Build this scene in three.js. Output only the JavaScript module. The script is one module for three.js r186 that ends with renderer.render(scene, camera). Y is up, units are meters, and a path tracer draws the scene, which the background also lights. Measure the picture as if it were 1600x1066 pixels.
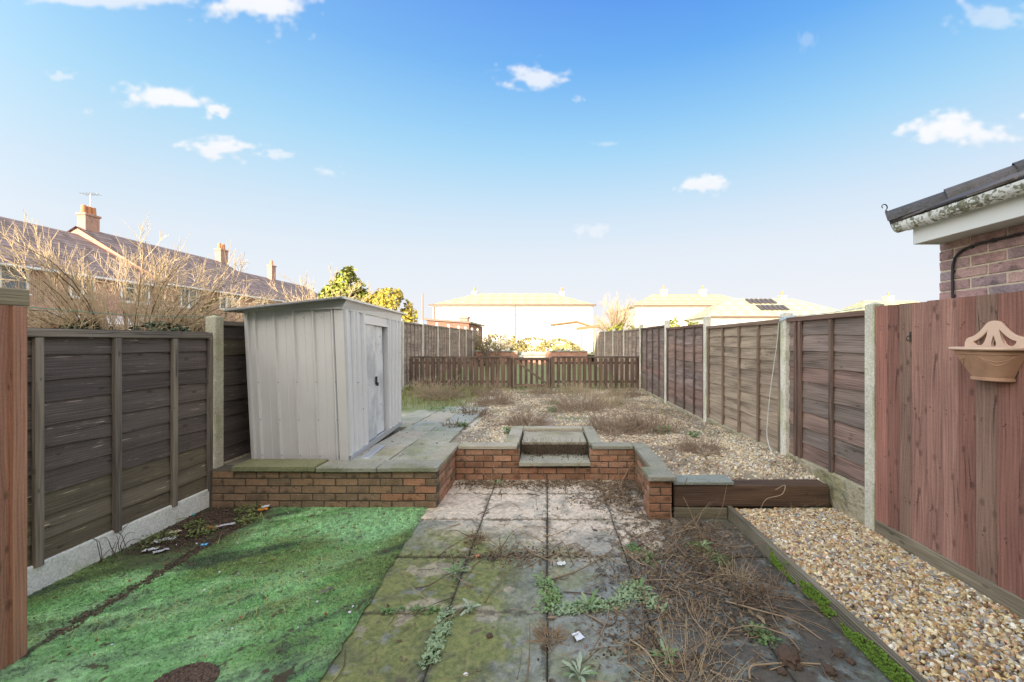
import * as THREE from 'three';
import { mergeGeometries, mergeVertices, toCreasedNormals } from 'three/addons/utils/BufferGeometryUtils.js';
import { RoundedBoxGeometry } from 'three/addons/geometries/RoundedBoxGeometry.js';

// ------------------------------------------------------------------ camera, sky, sun, exposure
const EXPOSURE = 2.3;
const scene = new THREE.Scene();
const F = 640, CX = 855, CY = 533, EYE = 1.67;           // lens in pixels of the 1600 x 1066 photograph
const camera = new THREE.PerspectiveCamera(2 * Math.atan(533 / F) * 180 / Math.PI, 1600 / 1066, 0.05, 3000);
camera.position.set(0, EYE, 0);
camera.setViewOffset(1600, 1066, -55, 0, 1600, 1066);    // shifted lens: the garden runs straight away along -z
camera.updateProjectionMatrix();

const SUN_AZ = 20 * Math.PI / 180, SUN_EL = 10.65 * Math.PI / 180;
const sunDir = new THREE.Vector3(-Math.sin(SUN_AZ) * Math.cos(SUN_EL), Math.sin(SUN_EL), Math.cos(SUN_AZ) * Math.cos(SUN_EL));
const sun = new THREE.DirectionalLight(new THREE.Color(1, 0.86, 0.66), 4.6);
sun.position.copy(sunDir).multiplyScalar(90); sun.castShadow = true;
sun.shadow.mapSize.set(4096, 4096);
Object.assign(sun.shadow.camera, { left: -60, right: 60, top: 60, bottom: -60, near: 1, far: 220 });
scene.add(sun, sun.target);

// ------------------------------------------------------------------ random and noise
function rng(seed) { let a = seed >>> 0; return () => { a = (a + 0x6D2B79F5) | 0; let t = Math.imul(a ^ (a >>> 15), 1 | a); t = (t + Math.imul(t ^ (t >>> 7), 61 | t)) ^ t; return ((t ^ (t >>> 14)) >>> 0) / 4294967296; }; }
const R0 = rng(7);
const rr = (r, a, b) => a + (b - a) * r();
const pick = (r, a) => a[Math.floor(r() * a.length) % a.length];
const clamp = (x, a = 0, b = 1) => Math.min(b, Math.max(a, x));
const sst = (a, b, x) => { const t = clamp((x - a) / (b - a)); return t * t * (3 - 2 * t); };
const mix = (a, b, t) => a + (b - a) * t;
const mix3 = (a, b, t) => [mix(a[0], b[0], t), mix(a[1], b[1], t), mix(a[2], b[2], t)];
function hash2(x, y, s) { let h = (Math.imul(x, 374761393) + Math.imul(y, 668265263) + Math.imul(s, 2147483647 ^ 0x5bd1e995)) | 0; h = Math.imul(h ^ (h >>> 13), 1274126177); return ((h ^ (h >>> 16)) >>> 0) / 4294967296; }
function vn(x, y, s = 0, px = 0, py = 0) {               // value noise 0..1, periodic if px, py given
  let xi = Math.floor(x), yi = Math.floor(y); let fx = x - xi, fy = y - yi;
  fx = fx * fx * (3 - 2 * fx); fy = fy * fy * (3 - 2 * fy);
  let x1 = xi + 1, y1 = yi + 1;
  if (px) { xi = ((xi % px) + px) % px; x1 = ((x1 % px) + px) % px; }
  if (py) { yi = ((yi % py) + py) % py; y1 = ((y1 % py) + py) % py; }
  const a = hash2(xi, yi, s), b = hash2(x1, yi, s), c = hash2(xi, y1, s), d = hash2(x1, y1, s);
  return a + (b - a) * fx + (c - a) * fy + (a - b - c + d) * fx * fy;
}
function fbm(x, y, s = 0, oct = 4, px = 0, py = 0) {
  let v = 0, a = 0.5, t = 0;
  for (let i = 0; i < oct; i++) { v += a * vn(x, y, s + i * 17, px, py); t += a; a *= 0.5; x *= 2; y *= 2; px *= 2; py *= 2; }
  return v / t;
}

// ------------------------------------------------------------------ the sky (air and clouds), equirectangular
function skyTexture() {
  const W = 3072, H = 1536, data = new Float32Array(W * H * 4);
  const stops = [[0, .91, .915, .94], [5, .87, .895, .945], [11.7, .79, .86, .945], [16, .68, .81, .945], [20, .54, .755, .945], [24, .40, .69, .945], [27.5, .30, .61, .94], [34, .155, .44, .91], [40, .105, .325, .87], [60, .13, .34, .82], [90, .15, .36, .80]];
  // clouds seen in the photograph: pixel centre, half width, half height, strength
  const seen = [[255, 152, 70, 24, 1.0, 3], [345, 174, 24, 12, .95, 5], [335, 232, 56, 20, .95, 9], [434, 243, 26, 8, .6, 12], [512, 269, 20, 9, .5, 15], [822, 124, 56, 20, .8, 21], [1098, 289, 38, 16, .9, 27], [1512, 205, 86, 27, 1.0, 31], [400, 4, 120, 48, 1.0, 37], [200, -6, 190, 20, .7, 39], [1545, 26, 56, 26, .45, 43], [95, 119, 20, 9, .5, 47], [925, 360, 24, 12, .45, 51], [136, 176, 11, 6, .3, 53], [950, 225, 22, 4, .3, 57], [1262, 66, 14, 18, .18, 61], [905, 156, 10, 5, .3, 63]];
  const sd = sunDir;
  for (let j = 0; j < H; j++) {
    const el = ((j + .5) / H - .5) * Math.PI, y = Math.sin(el), ce = Math.cos(el), deg = Math.max(el * 180 / Math.PI, 0);
    let k = 0; while (k < stops.length - 2 && deg > stops[k + 1][0]) k++;
    const A = stops[k], B = stops[k + 1], t = clamp((deg - A[0]) / (B[0] - A[0]));
    const base = [mix(A[1], B[1], t), mix(A[2], B[2], t), mix(A[3], B[3], t)];
    for (let i = 0; i < W; i++) {
      const az = ((i + .5) / W - .5) * 2 * Math.PI, x = Math.cos(az) * ce, z = Math.sin(az) * ce;
      let c = base;
      const left = -x / Math.max(ce, .01);                                             // the photograph's sky is paler to the left
      const pale = clamp(.10 + .26 * left + .10 * (z > 0 ? z : 0)) * sst(3, 22, deg);
      c = mix3(c, [.55, .84, .97], clamp(pale * .62));
      // brighter towards the low sun, broad glow raised to fill the shaded garden
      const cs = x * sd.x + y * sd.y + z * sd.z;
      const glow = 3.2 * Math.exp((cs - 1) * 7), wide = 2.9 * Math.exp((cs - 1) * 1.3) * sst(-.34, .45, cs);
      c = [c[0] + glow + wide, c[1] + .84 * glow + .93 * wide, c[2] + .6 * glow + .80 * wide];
      // added broken cloud overhead and behind, brightened to lift garden shade, fading into the clear sky in front
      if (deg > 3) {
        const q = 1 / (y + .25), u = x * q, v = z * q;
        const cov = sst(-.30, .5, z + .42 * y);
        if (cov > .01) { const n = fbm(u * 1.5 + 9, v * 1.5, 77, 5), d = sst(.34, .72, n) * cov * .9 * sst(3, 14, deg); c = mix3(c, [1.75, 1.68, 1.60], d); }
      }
      if (z < -.02 && deg > 1) {
        const X = CX + F * x / -z, Y = CY - F * y / -z;
        if (X > -260 && X < 1860 && Y > -160) for (const [cx, cy, w, h, s, sd2] of seen) {
          const dx = (X - cx) / w, dy = (Y - cy) / h; if (Math.abs(dx) > 1.9 || Math.abs(dy) > 2.4) continue;
          const n = fbm(X / w * 2.2 + sd2, Y / h * 1.5 + sd2, 101 + sd2, 5) - .5;
          const n2 = fbm(X / 14 + sd2, Y / 11, 140 + sd2, 4) - .5;
          const r = Math.sqrt(dx * dx + (dy > 0 ? dy * dy * 1.35 : dy * dy * .9)) + n * 2.0 + n2 * .85;
          const d = sst(1.12, .30, r) * s;
          if (d > 0) { const sh = clamp(.5 + dy * .5 + n * .6); c = mix3(c, [mix(1.0, .86, sh * .5), mix(1.0, .90, sh * .5), mix(1.02, .96, sh * .5)], d * .95); }
        }
      }
      const o = (j * W + i) * 4;
      data[o] = c[0] / EXPOSURE; data[o + 1] = c[1] / EXPOSURE; data[o + 2] = c[2] / EXPOSURE; data[o + 3] = 1;
    }
  }
  const t = new THREE.DataTexture(data, W, H, THREE.RGBAFormat, THREE.FloatType);
  t.mapping = THREE.EquirectangularReflectionMapping; t.magFilter = THREE.LinearFilter; t.minFilter = THREE.LinearFilter; t.wrapS = THREE.RepeatWrapping; t.needsUpdate = true;
  return t;
}
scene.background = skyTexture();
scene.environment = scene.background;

const renderer = new THREE.WebGLRenderer({ antialias: true });
renderer.setSize(1024, 682);
renderer.toneMapping = THREE.LinearToneMapping;
renderer.toneMappingExposure = EXPOSURE;
renderer.shadowMap.enabled = true;

// ------------------------------------------------------------------ textures and materials
const enc = c => { c = clamp(c); return Math.round(255 * (c <= .0031308 ? c * 12.92 : 1.055 * Math.pow(c, 1 / 2.4) - .055)); };
function tex(w, h, fn, o = {}) {                          // fn(u, v) -> linear [r, g, b] or a number
  const d = new Uint8Array(w * h * 4);
  for (let j = 0; j < h; j++) for (let i = 0; i < w; i++) {
    let c = fn((i + .5) / w, (j + .5) / h, i, j); if (typeof c === 'number') c = [c, c, c];
    const k = (j * w + i) * 4;
    if (o.data) { d[k] = 255 * clamp(c[0]); d[k + 1] = 255 * clamp(c[1]); d[k + 2] = 255 * clamp(c[2]); } else { d[k] = enc(c[0]); d[k + 1] = enc(c[1]); d[k + 2] = enc(c[2]); }
    d[k + 3] = 255;
  }
  const t = new THREE.DataTexture(d, w, h, THREE.RGBAFormat); t.wrapS = t.wrapT = o.clampEdge ? THREE.ClampToEdgeWrapping : THREE.RepeatWrapping;
  t.magFilter = THREE.LinearFilter; t.minFilter = THREE.LinearMipmapLinearFilter; t.generateMipmaps = true;
  if (!o.data) t.colorSpace = THREE.SRGBColorSpace;
  if (o.size) t.repeat.set(1 / o.size[0], 1 / o.size[1]);
  t.needsUpdate = true; return t;
}
const rgb = (r, g, b) => new THREE.Color().setRGB(r, g, b);
function M(color, o = {}) { return new THREE.MeshStandardMaterial({ color: color.isColor ? color : rgb(...color), roughness: .9, metalness: 0, side: THREE.DoubleSide, ...o }); }

// wood: 1.6 m along the grain (u), 0.4 m across
function woodTex(seed, peel = 0, nk = 7, streak = 1) {
  const r = rng(seed), knots = [];
  for (let i = 0; i < nk; i++) knots.push([r(), r(), rr(r, .5, 1.25)]);
  const bump = new Float32Array(1024 * 512);
  const col = tex(1024, 512, (u, v, i, j) => {
    let warp = 0, dark = 0;
    for (const [ku, kv, s] of knots) {
      let du = Math.abs(u - ku); du = Math.min(du, 1 - du); let dv = v - kv; dv -= Math.round(dv);
      const e = Math.hypot(du * 1.6 / (.045 * s), dv * .4 / (.02 * s));
      if (e < 5) { warp += Math.sign(dv || 1) * Math.exp(-e * .9) * .03 * s; dark = Math.max(dark, sst(.75, .25, e)); if (e < 1.4) warp += Math.sin(e * 16) * .004; }
    }
    const vv = v + warp;
    const g1 = fbm(u * 5, vv * 44, seed, 4, 5, 44), g2 = vn(u * 10, vv * 170, seed + 5, 10, 170), g3 = fbm(u * 3, vv * 7, seed + 9, 3, 3, 7);
    const ring = .5 + .5 * Math.sin(6.283 * (vv * 22 + 2.6 * fbm(u * 2, vv * 4, seed + 3, 3, 2, 4)));
    let c = .52 + .36 * streak * (g1 - .5) + .20 * streak * (g2 - .5) + .62 * streak * streak * (g3 - .5) + .10 * (ring - .5) + .25 * streak * (fbm(u * 2, vv * 2, seed + 71, 4, 2, 2) - .5);
    const crack = sst(.80, .9, vn(u * 3, vv * 60, seed + 31, 3, 60)) * sst(.4, .7, vn(u * 7, vv * 5, seed + 33, 7, 5));
    if (streak < .7) c += .035 * (vn(u * 260, v * 7, seed + 81, 260, 7) - .5) + .10 * (vn(u * 400, v * 130, seed + 83, 400, 130) - .5); c = clamp(c, .24, .74); c *= 1 - .55 * crack; c *= 1 - .38 * dark;
    bump[j * 1024 + i] = c;
    let out = [c * 1.16, c * 1.12, c * 1.1];
    if (peel) {
      const p = sst(.665, .77, fbm(u * 7, vv * 110, seed + 51, 3, 7, 110) * .62 + .38 * vn(u * 30, vv * 120, seed + 57, 30, 120)) * sst(.54, .70, fbm(u * 5, vv * 11, seed + 61, 4, 5, 11));
      out = mix3(out, [4.2, 4.0, 3.7], p * peel * .5);
    }
    return out.map(x => x * (peel ? .25 : .8));
  }, { size: [1.6, .4] });
  const b = tex(1024, 512, (u, v, i, j) => bump[j * 1024 + i], { data: true, size: [1.6, .4] });
  return { map: col, bumpMap: b };
}
const W1 = woodTex(11), W2 = woodTex(23), WP = woodTex(37, 1, 7, .65), W3 = woodTex(53, 0, 20, .62);
function wood(list, o = {}, peel = false) { return list.map((c, i) => M(c, { ...(peel === 2 ? W3 : peel ? WP : i % 2 ? W2 : W1), bumpScale: .006, roughness: .88, ...o })); }
// brightness of the wood map averages near 0.47 (0.15 for the peeling one): colours are given divided by that
const wd = (r, g, b) => [r / .47, g / .47, b / .47];
const wp = (r, g, b) => [r / .155, g / .155, b / .155];

// concrete and stone
const concTex = tex(512, 512, (u, v) => {
  const n = fbm(u * 4, v * 4, 201, 5, 4, 4), f = vn(u * 150, v * 150, 205, 150, 150), f2 = vn(u * 70, v * 70, 207, 70, 70), m = sst(.52, .74, fbm(u * 3, v * 3, 209, 5, 3, 3));
  const c = .80 + .42 * (n - .5) + .24 * (f - .5) + .22 * (f2 - .5);
  return mix3([c, c * .99, c * .95], [c * .62, c * .66, c * .45], m * .7);
}, { size: [.8, .8] });
const concBump = tex(512, 512, (u, v) => .5 + .5 * (vn(u * 150, v * 150, 205, 150, 150) - .5) + .6 * (vn(u * 70, v * 70, 207, 70, 70) - .5) + .3 * (fbm(u * 14, v * 14, 211, 4, 14, 14) - .5), { data: true, size: [.8, .8] });
const conc = (c, { bright, ...o } = {}) => M(c.map(q => q * (bright ? 1 : .80)), { map: concTex, bumpMap: concBump, bumpScale: .004, roughness: .92, ...o });

// brick faces: fine sandy grain with darker blotches
const brickTex = tex(512, 512, (u, v) => {
  const n = fbm(u * 9, v * 9, 301, 5, 9, 9), f = vn(u * 130, v * 130, 303, 130, 130), s = vn(u * 60, v * 160, 305, 60, 160), d = sst(.6, .78, fbm(u * 13, v * 22, 309, 4, 13, 22));
  const c = .68 + .55 * (n - .5) + .22 * (f - .5) + .18 * (s - .5);
  return [c * (1 - .45 * d), c * (1 - .42 * d), c * (1 - .40 * d)];
}, { size: [.9, .9] });
const brickM = c => M(c, { map: brickTex, bumpMap: concBump, bumpScale: .003, roughness: .93 });
// ------------------------------------------------------------------ geometry helpers
const P = (px, py, D) => new THREE.Vector3((px - CX) / F * D, EYE - (py - CY) / F * D, -D);
function geo(pos, uv, idx, norm) {
  const g = new THREE.BufferGeometry();
  g.setAttribute('position', new THREE.Float32BufferAttribute(pos, 3));
  if (uv) g.setAttribute('uv', new THREE.Float32BufferAttribute(uv, 2));
  if (idx) g.setIndex(idx);
  if (norm) g.setAttribute('normal', new THREE.Float32BufferAttribute(norm, 3)); else g.computeVertexNormals();
  return g;
}
// flat shaded soup: list of polygons [[x,y,z]...]; uv in metres by dominant axis, grain along axis `ga`
function soup(polys, ga = 0, uo = 0, vo = 0) {
  const pos = [], uv = [], nor = [], A = new THREE.Vector3(), B = new THREE.Vector3(), C = new THREE.Vector3();
  for (const p of polys) {
    for (let k = 1; k < p.length - 1; k++) {
      A.set(...p[0]); B.set(...p[k]); C.set(...p[k + 1]);
      const n = new THREE.Vector3().subVectors(B, A).cross(C.clone().sub(A)); if (n.lengthSq() < 1e-18) continue; n.normalize();
      const ax = Math.abs(n.x), ay = Math.abs(n.y), az = Math.abs(n.z), dom = ax > ay && ax > az ? 0 : ay > az ? 1 : 2;
      const rest = [0, 1, 2].filter(q => q !== dom); let ua = rest[0], va = rest[1]; if (va === ga) [ua, va] = [va, ua];
      for (const v of [A, B, C]) { const q = [v.x, v.y, v.z]; pos.push(...q); nor.push(n.x, n.y, n.z); uv.push(q[ua] + uo, q[va] + vo + dom * .13); }
    }
  }
  return geo(pos, uv, null, nor);
}
// chamfered box centred on x and z, standing on y = 0 unless centred; corners may be jittered
function cbox(w, h, d, b = .004, o = {}) {
  const { ga = w >= h && w >= d ? 0 : h >= d ? 1 : 2, r = null, jit = 0, cy = false, uo = r ? r() * 3 : 0, vo = r ? r() * 3 : 0 } = o;
  const c = {}; const y0 = cy ? -h / 2 : 0;
  b = Math.min(b, w / 3, h / 3, d / 3);
  for (const sx of [-1, 1]) for (const sy of [-1, 1]) for (const sz of [-1, 1]) {
    const j = () => r && jit ? (r() - .5) * 2 * jit : 0;
    const x = sx * w / 2 + j(), y = y0 + (sy + 1) / 2 * h + j(), z = sz * d / 2 + j();
    c[`${sx}${sy}${sz}`] = [[x, y - sy * b, z - sz * b], [x - sx * b, y, z - sz * b], [x - sx * b, y - sy * b, z]];
  }
  const g = (sx, sy, sz, k) => c[`${sx}${sy}${sz}`][k], polys = [];
  const out = (p) => { // orient outwards
    const ce = [0, y0 + h / 2, 0], m = p.reduce((a, q) => [a[0] + q[0] / p.length, a[1] + q[1] / p.length, a[2] + q[2] / p.length], [0, 0, 0]);
    const e1 = [p[1][0] - p[0][0], p[1][1] - p[0][1], p[1][2] - p[0][2]], e2 = [p[2][0] - p[0][0], p[2][1] - p[0][1], p[2][2] - p[0][2]];
    const n = [e1[1] * e2[2] - e1[2] * e2[1], e1[2] * e2[0] - e1[0] * e2[2], e1[0] * e2[1] - e1[1] * e2[0]];
    if (n[0] * (m[0] - ce[0]) + n[1] * (m[1] - ce[1]) + n[2] * (m[2] - ce[2]) < 0) p.reverse();
    polys.push(p);
  };
  for (const s of [-1, 1]) {
    out([g(s, -1, -1, 0), g(s, 1, -1, 0), g(s, 1, 1, 0), g(s, -1, 1, 0)]);
    out([g(-1, s, -1, 1), g(1, s, -1, 1), g(1, s, 1, 1), g(-1, s, 1, 1)]);
    out([g(-1, -1, s, 2), g(1, -1, s, 2), g(1, 1, s, 2), g(-1, 1, s, 2)]);
    for (const t of [-1, 1]) {
      out([g(-1, s, t, 1), g(1, s, t, 1), g(1, s, t, 2), g(-1, s, t, 2)]);
      out([g(s, -1, t, 0), g(s, 1, t, 0), g(s, 1, t, 2), g(s, -1, t, 2)]);
      out([g(s, t, -1, 0), g(s, t, 1, 0), g(s, t, 1, 1), g(s, t, -1, 1)]);
      for (const q of [-1, 1]) out([g(s, t, q, 0), g(s, t, q, 1), g(s, t, q, 2)]);
    }
  }
  return soup(polys, ga, uo, vo);
}
// extrude a closed 2D outline [[a, b]...] (counter-clockwise) between two ends along z
function prism(out, z0, z1, o = {}) {
  const polys = [], n = out.length;
  for (let i = 0; i < n; i++) { const [a, b] = out[i], [c, d] = out[(i + 1) % n]; polys.push([[a, b, z0], [c, d, z0], [c, d, z1], [a, b, z1]].reverse()); }
  const sh = new THREE.ShapeGeometry(new THREE.Shape(out.map(p => new THREE.Vector2(...p))));
  const q = sh.attributes.position, ix = sh.index.array;
  for (let i = 0; i < ix.length; i += 3) { const t = [0, 1, 2].map(k => [q.getX(ix[i + k]), q.getY(ix[i + k])]); polys.push(t.map(p => [...p, Math.max(z0, z1)])); polys.push(t.map(p => [...p, Math.min(z0, z1)]).reverse()); }
  return soup(polys, o.ga ?? 2, o.uo ?? 0, o.vo ?? 0);
}
// thin tube through points (Vector3), radius from r0 to r1, `sides` sides; pushed to a builder
class MB {
  constructor() { this.p = []; this.n = []; this.u = []; this.i = []; this.c = []; this.col = null; }
  v(p, n, u, w) { this.p.push(p.x, p.y, p.z); this.n.push(n.x, n.y, n.z); this.u.push(u, w); if (this.col) this.c.push(...this.col); return this.p.length / 3 - 1; }
  tube(pts, r0, r1, sides = 3) {
    const n = pts.length; let prev = null, len = 0; const d = new THREE.Vector3(), s = new THREE.Vector3(), t = new THREE.Vector3(), q = new THREE.Vector3(), nn = new THREE.Vector3();
    for (let k = 0; k < n; k++) {
      d.subVectors(pts[Math.min(k + 1, n - 1)], pts[Math.max(k - 1, 0)]).normalize();
      s.set(Math.abs(d.y) > .9 ? 1 : 0, Math.abs(d.y) > .9 ? 0 : 1, 0).cross(d).normalize(); t.crossVectors(d, s);
      const r = mix(r0, r1, k / (n - 1)), ring = []; if (k) len += pts[k].distanceTo(pts[k - 1]);
      for (let a = 0; a < sides; a++) { const th = a / sides * 6.2832; nn.copy(s).multiplyScalar(Math.cos(th)).addScaledVector(t, Math.sin(th)); q.copy(pts[k]).addScaledVector(nn, r); ring.push(this.v(q, nn, a / sides * .05, len)); }
      if (prev) for (let a = 0; a < sides; a++) { const b = (a + 1) % sides; this.i.push(prev[a], prev[b], ring[a], prev[b], ring[b], ring[a]); }
      prev = ring;
    }
  }
  // a leaf blade: strip along pts with half widths w[], normal up-ish
  blade(pts, w, side) {
    let prev = null; const n = new THREE.Vector3(), d = new THREE.Vector3(), a = new THREE.Vector3(), b = new THREE.Vector3();
    for (let k = 0; k < pts.length; k++) {
      d.subVectors(pts[Math.min(k + 1, pts.length - 1)], pts[Math.max(k - 1, 0)]).normalize(); n.crossVectors(side, d).normalize(); const flip = n.y < 0; if (flip) n.negate();
      a.copy(pts[k]).addScaledVector(side, w[k]); b.copy(pts[k]).addScaledVector(side, -w[k]);
      const i0 = this.v(a, n, 0, k / pts.length), i1 = this.v(b, n, 1, k / pts.length);
      if (prev) flip ? this.i.push(prev[0], prev[1], i0, prev[1], i1, i0) : this.i.push(prev[0], i0, prev[1], prev[1], i0, i1); prev = [i0, i1];
    }
  }
  quad(c, ax, ay, n) { const q = (i, j) => { const p = c.clone().addScaledVector(ax, i).addScaledVector(ay, j); return this.v(p, n, i * .5 + .5, j * .5 + .5); }; const a = q(-1, -1), b = q(1, -1), d = q(1, 1), e = q(-1, 1); this.i.push(a, b, d, a, d, e); }
  tri(a, b, c) { const n = new THREE.Vector3().subVectors(b, a).cross(c.clone().sub(a)).normalize(); const i = this.v(a, n, 0, 0); this.v(b, n, 1, 0); this.v(c, n, .5, 1); this.i.push(i, i + 1, i + 2); }
  geo() { const g = geo(this.p, this.u, this.i, this.n); if (this.c.length) g.setAttribute('color', new THREE.Float32BufferAttribute(this.c, 3)); return g; }
}
const V = (x, y, z) => new THREE.Vector3(x, y, z);

// ------------------------------------------------------------------ naming
const used = {};
function numbered(n) { n = n.replace(/_\d{3}$/, ''); const k = used[n] = (used[n] ?? -1) + 1; return k ? `${n}_${String(k).padStart(3, '0')}` : n; }
function thing(name, label, category, pos = [0, 0, 0], ry = 0, group) {
  const o = new THREE.Group(); o.name = numbered(name); o.position.set(...pos); o.rotation.y = ry;
  o.userData = { label, category }; if (group) o.userData.group = group; scene.add(o); return o;
}
function obj(name, g, m, parent, pos, rot) {
  const o = new THREE.Mesh(g, m); o.castShadow = o.receiveShadow = true;
  o.name = parent ? name : numbered(name);
  if (pos) o.position.set(...pos); if (rot) o.rotation.set(...rot);
  (parent ?? scene).add(o); return o;
}
function one(name, g, m, label, category, group, pos, rot) { const o = obj(name, g, m, null, pos, rot); o.userData = { label, category }; if (group) o.userData.group = group; return o; }
function struct(name, g, m, pos) { const o = obj(name, g, m, null, pos); o.userData = { kind: 'structure' }; return o; }
function stuff(name, g, m, label, parent) { const o = obj(name, g, m, parent); o.userData = { kind: 'stuff' }; if (label) { o.userData.label = label; if (!parent) o.userData.category = name.replace(/_/g, ' '); } return o; }
function copies(name, g, m, list, label, cat) {           // list of [Matrix4, [r,g,b]]
  const o = new THREE.InstancedMesh(g, m, list.length); o.name = numbered(name); o.castShadow = o.receiveShadow = true;
  list.forEach(([mt, c], i) => { o.setMatrixAt(i, mt); if (c) o.setColorAt(i, rgb(...c)); });
  o.userData = { kind: 'stuff', label, category: cat }; scene.add(o); return o;
}
const mat4 = (x, y, z, rx, ry, rz, sx, sy, sz) => new THREE.Matrix4().compose(V(x, y, z), new THREE.Quaternion().setFromEuler(new THREE.Euler(rx, ry, rz)), V(sx, sy, sz));
const ORD = ['first', 'second', 'third', 'fourth', 'fifth', 'sixth', 'seventh', 'eighth', 'ninth', 'tenth', 'eleventh', 'twelfth', 'thirteenth', 'fourteenth', 'fifteenth'];
// ------------------------------------------------------------------ the ground
const terraceY = (x, d) => mix(.375, .25, sst(4.2, 9.5, d)) - .075 * sst(1.15, 1.3, x) * sst(4.7, 4.0, d) + .02 * (fbm(x * 1.3 + 40, d * 1.3, 61, 3) - .5);
const landY = d => mix(-.05, .2, sst(4, 12, d));
{
  // one sheet to the horizon: rough winter grass and soil
  const t = tex(512, 512, (u, v) => {
    const n = fbm(u * 6, v * 6, 401, 5, 6, 6), m = fbm(u * 40, v * 40, 405, 3, 40, 40);
    return mix3(mix3([.14, .17, .05], [.24, .24, .09], sst(.35, .65, n)), [.20, .15, .09], sst(.55, .75, m) * .6);
  }, { size: [5, 5] });
  const ds = [-60, -10, 0, 4, 5, 6, 7, 8, 9, 10, 11, 12, 16, 22, 30, 60, 150, 600, 1500], xs = [-1500, -300, -60, -20, -6, 0, 6, 20, 60, 300, 1500], pos = [], uv = [], idx = [];
  ds.forEach(d => xs.forEach(x => { pos.push(x, landY(d) - .06, -d); uv.push(x, d); }));
  for (let j = 0; j < ds.length - 1; j++) for (let i = 0; i < xs.length - 1; i++) { const a = j * xs.length + i, b = a + 1, c = a + xs.length, e = c + 1; idx.push(a, b, e, a, e, c); }
  struct('ground', geo(pos, uv, idx), M([1, 1, 1], { map: t, roughness: 1 }));
}

// stains on the patio, in metres of the patio itself
const SLX = [-1.83, -1.22, -.61, 0, .61, 1.22, 1.70], SLD = [1.21, 1.86, 2.515, 3.17, 3.83, 4.47, 4.95];
function patioTone(x, d) {
  const n1 = fbm(x * 3.1 + 5, d * 3.1, 501, 5), n2 = fbm(x * 11, d * 11 + 3, 507, 4), n3 = fbm(x * 42, d * 42, 511, 3), f = vn(x * 160, d * 160, 515);
  const ci = SLX.findIndex(q => q > x), ri = SLD.findIndex(q => q > d), hs = hash2(ci, ri, 9);
  let c = mix3([.25, .25, .21], [.20, .215, .19], n2);                                      // weathered grey
  const pink = sst(3.0, 3.55, d + .75 * (n1 - .5) + .25 * (hs - .5)) * sst(1.10, .86, x + .35 * (n1 - .5)) * sst(-1.1, -.6, x + .9 * (n1 - .5) + (d > 3.8 ? 1 : 0));
  c = mix3(c, mix3([.64, .52, .39], [.51, .43, .33], n2), pink * (1 - .35 * sst(.5, .7, n2)));
  const green = sst(.1, -.5, x + .9 * (n1 - .5)) * sst(3.9, 3.0, d + .5 * (n2 - .5)) + .55 * sst(.55, .68, n1) * sst(4.2, 3.2, d);
  c = mix3(c, mix3([.125, .155, .035], [.21, .20, .06], n3), clamp(green) * sst(.25, .5, n2 + .25 * n1) * .95);
  const blue = sst(.25, .6, x + .4 * (n1 - .5)) * sst(3.3, 2.9, d);
  c = mix3(c, mix3([.13, .15, .14], [.22, .25, .24], n2), blue * .55);
  const pale = sst(.66, .72, fbm(x * 4 + 31, d * 4, 521, 4));
  c = mix3(c, [.42, .34, .27], pale * .55 * (1 - pink));
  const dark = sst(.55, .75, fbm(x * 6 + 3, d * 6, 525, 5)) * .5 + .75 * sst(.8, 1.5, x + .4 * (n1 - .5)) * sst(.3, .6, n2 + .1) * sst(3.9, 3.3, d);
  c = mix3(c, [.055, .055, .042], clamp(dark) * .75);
  const dirt = sst(.62, .72, n2 * .6 + n3 * .4 + .22 * sst(.1, .9, x) - .1 * pink);
  c = mix3(c, [.07, .052, .035], dirt * .8);
  // dirt gathers along the joints
  const jx = Math.min(...SLX.map(q => Math.abs(q - x))), jd = Math.min(...SLD.map(q => Math.abs(q - d))), j = Math.min(jx, jd);
  c = mix3(c, [.06, .052, .035], sst(.035, .004, j + .06 * (n3 - .5)) * .6);
  const k = .84 + .62 * (n3 - .5) + .30 * (f - .5) + .35 * (n2 - .5) + .12 * (hs - .5);
  return c.map(q => q * k * 1.35);
}
{
  const x0 = -1.5, x1 = 1.9, d0 = 1.5, d1 = 5.1;
  const map = tex(1400, 1400, (u, v) => patioTone(x0 + u * (x1 - x0), d0 + v * (d1 - d0)), { clampEdge: true });
  const m = M([1, 1, 1], { map, bumpMap: concBump, bumpScale: .0025, roughness: .72 });
  const bed = struct('patio', prism([[-1.5, -.05], [1.72, -.05], [1.72, -.009], [-1.5, -.009]], -5.0, -.6), M([.05, .04, .028], { bumpMap: concBump, bumpScale: .01, roughness: 1 }));
  const r = rng(41);
  const paving = new THREE.Group(); paving.name = 'patio_paving'; paving.userData = { kind: 'structure' }; scene.add(paving);
  for (let i = 0; i < SLX.length - 1; i++) for (let j = 0; j < SLD.length - 1; j++) {
    const w = SLX[i + 1] - SLX[i] - rr(r, .005, .012), d = SLD[j + 1] - SLD[j] - rr(r, .005, .012);
    if (SLX[i + 1] < -1.3) continue;
    const g = cbox(w, .045, d, .005, { r, jit: .0025 }); const cx = (SLX[i] + SLX[i + 1]) / 2, cd = (SLD[j] + SLD[j + 1]) / 2;
    const p = g.attributes.position, uv = g.attributes.uv;
    for (let k = 0; k < p.count; k++) uv.setXY(k, (p.getX(k) + cx - x0) / (x1 - x0), (cd - p.getZ(k) - d0) / (d1 - d0));
    obj('paving_slab', g, m, paving, [cx, -.045 + rr(r, -.003, .004), -cd], [rr(r, -.004, .004), rr(r, -.004, .004), rr(r, -.004, .004)]);
  }
}

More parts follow.
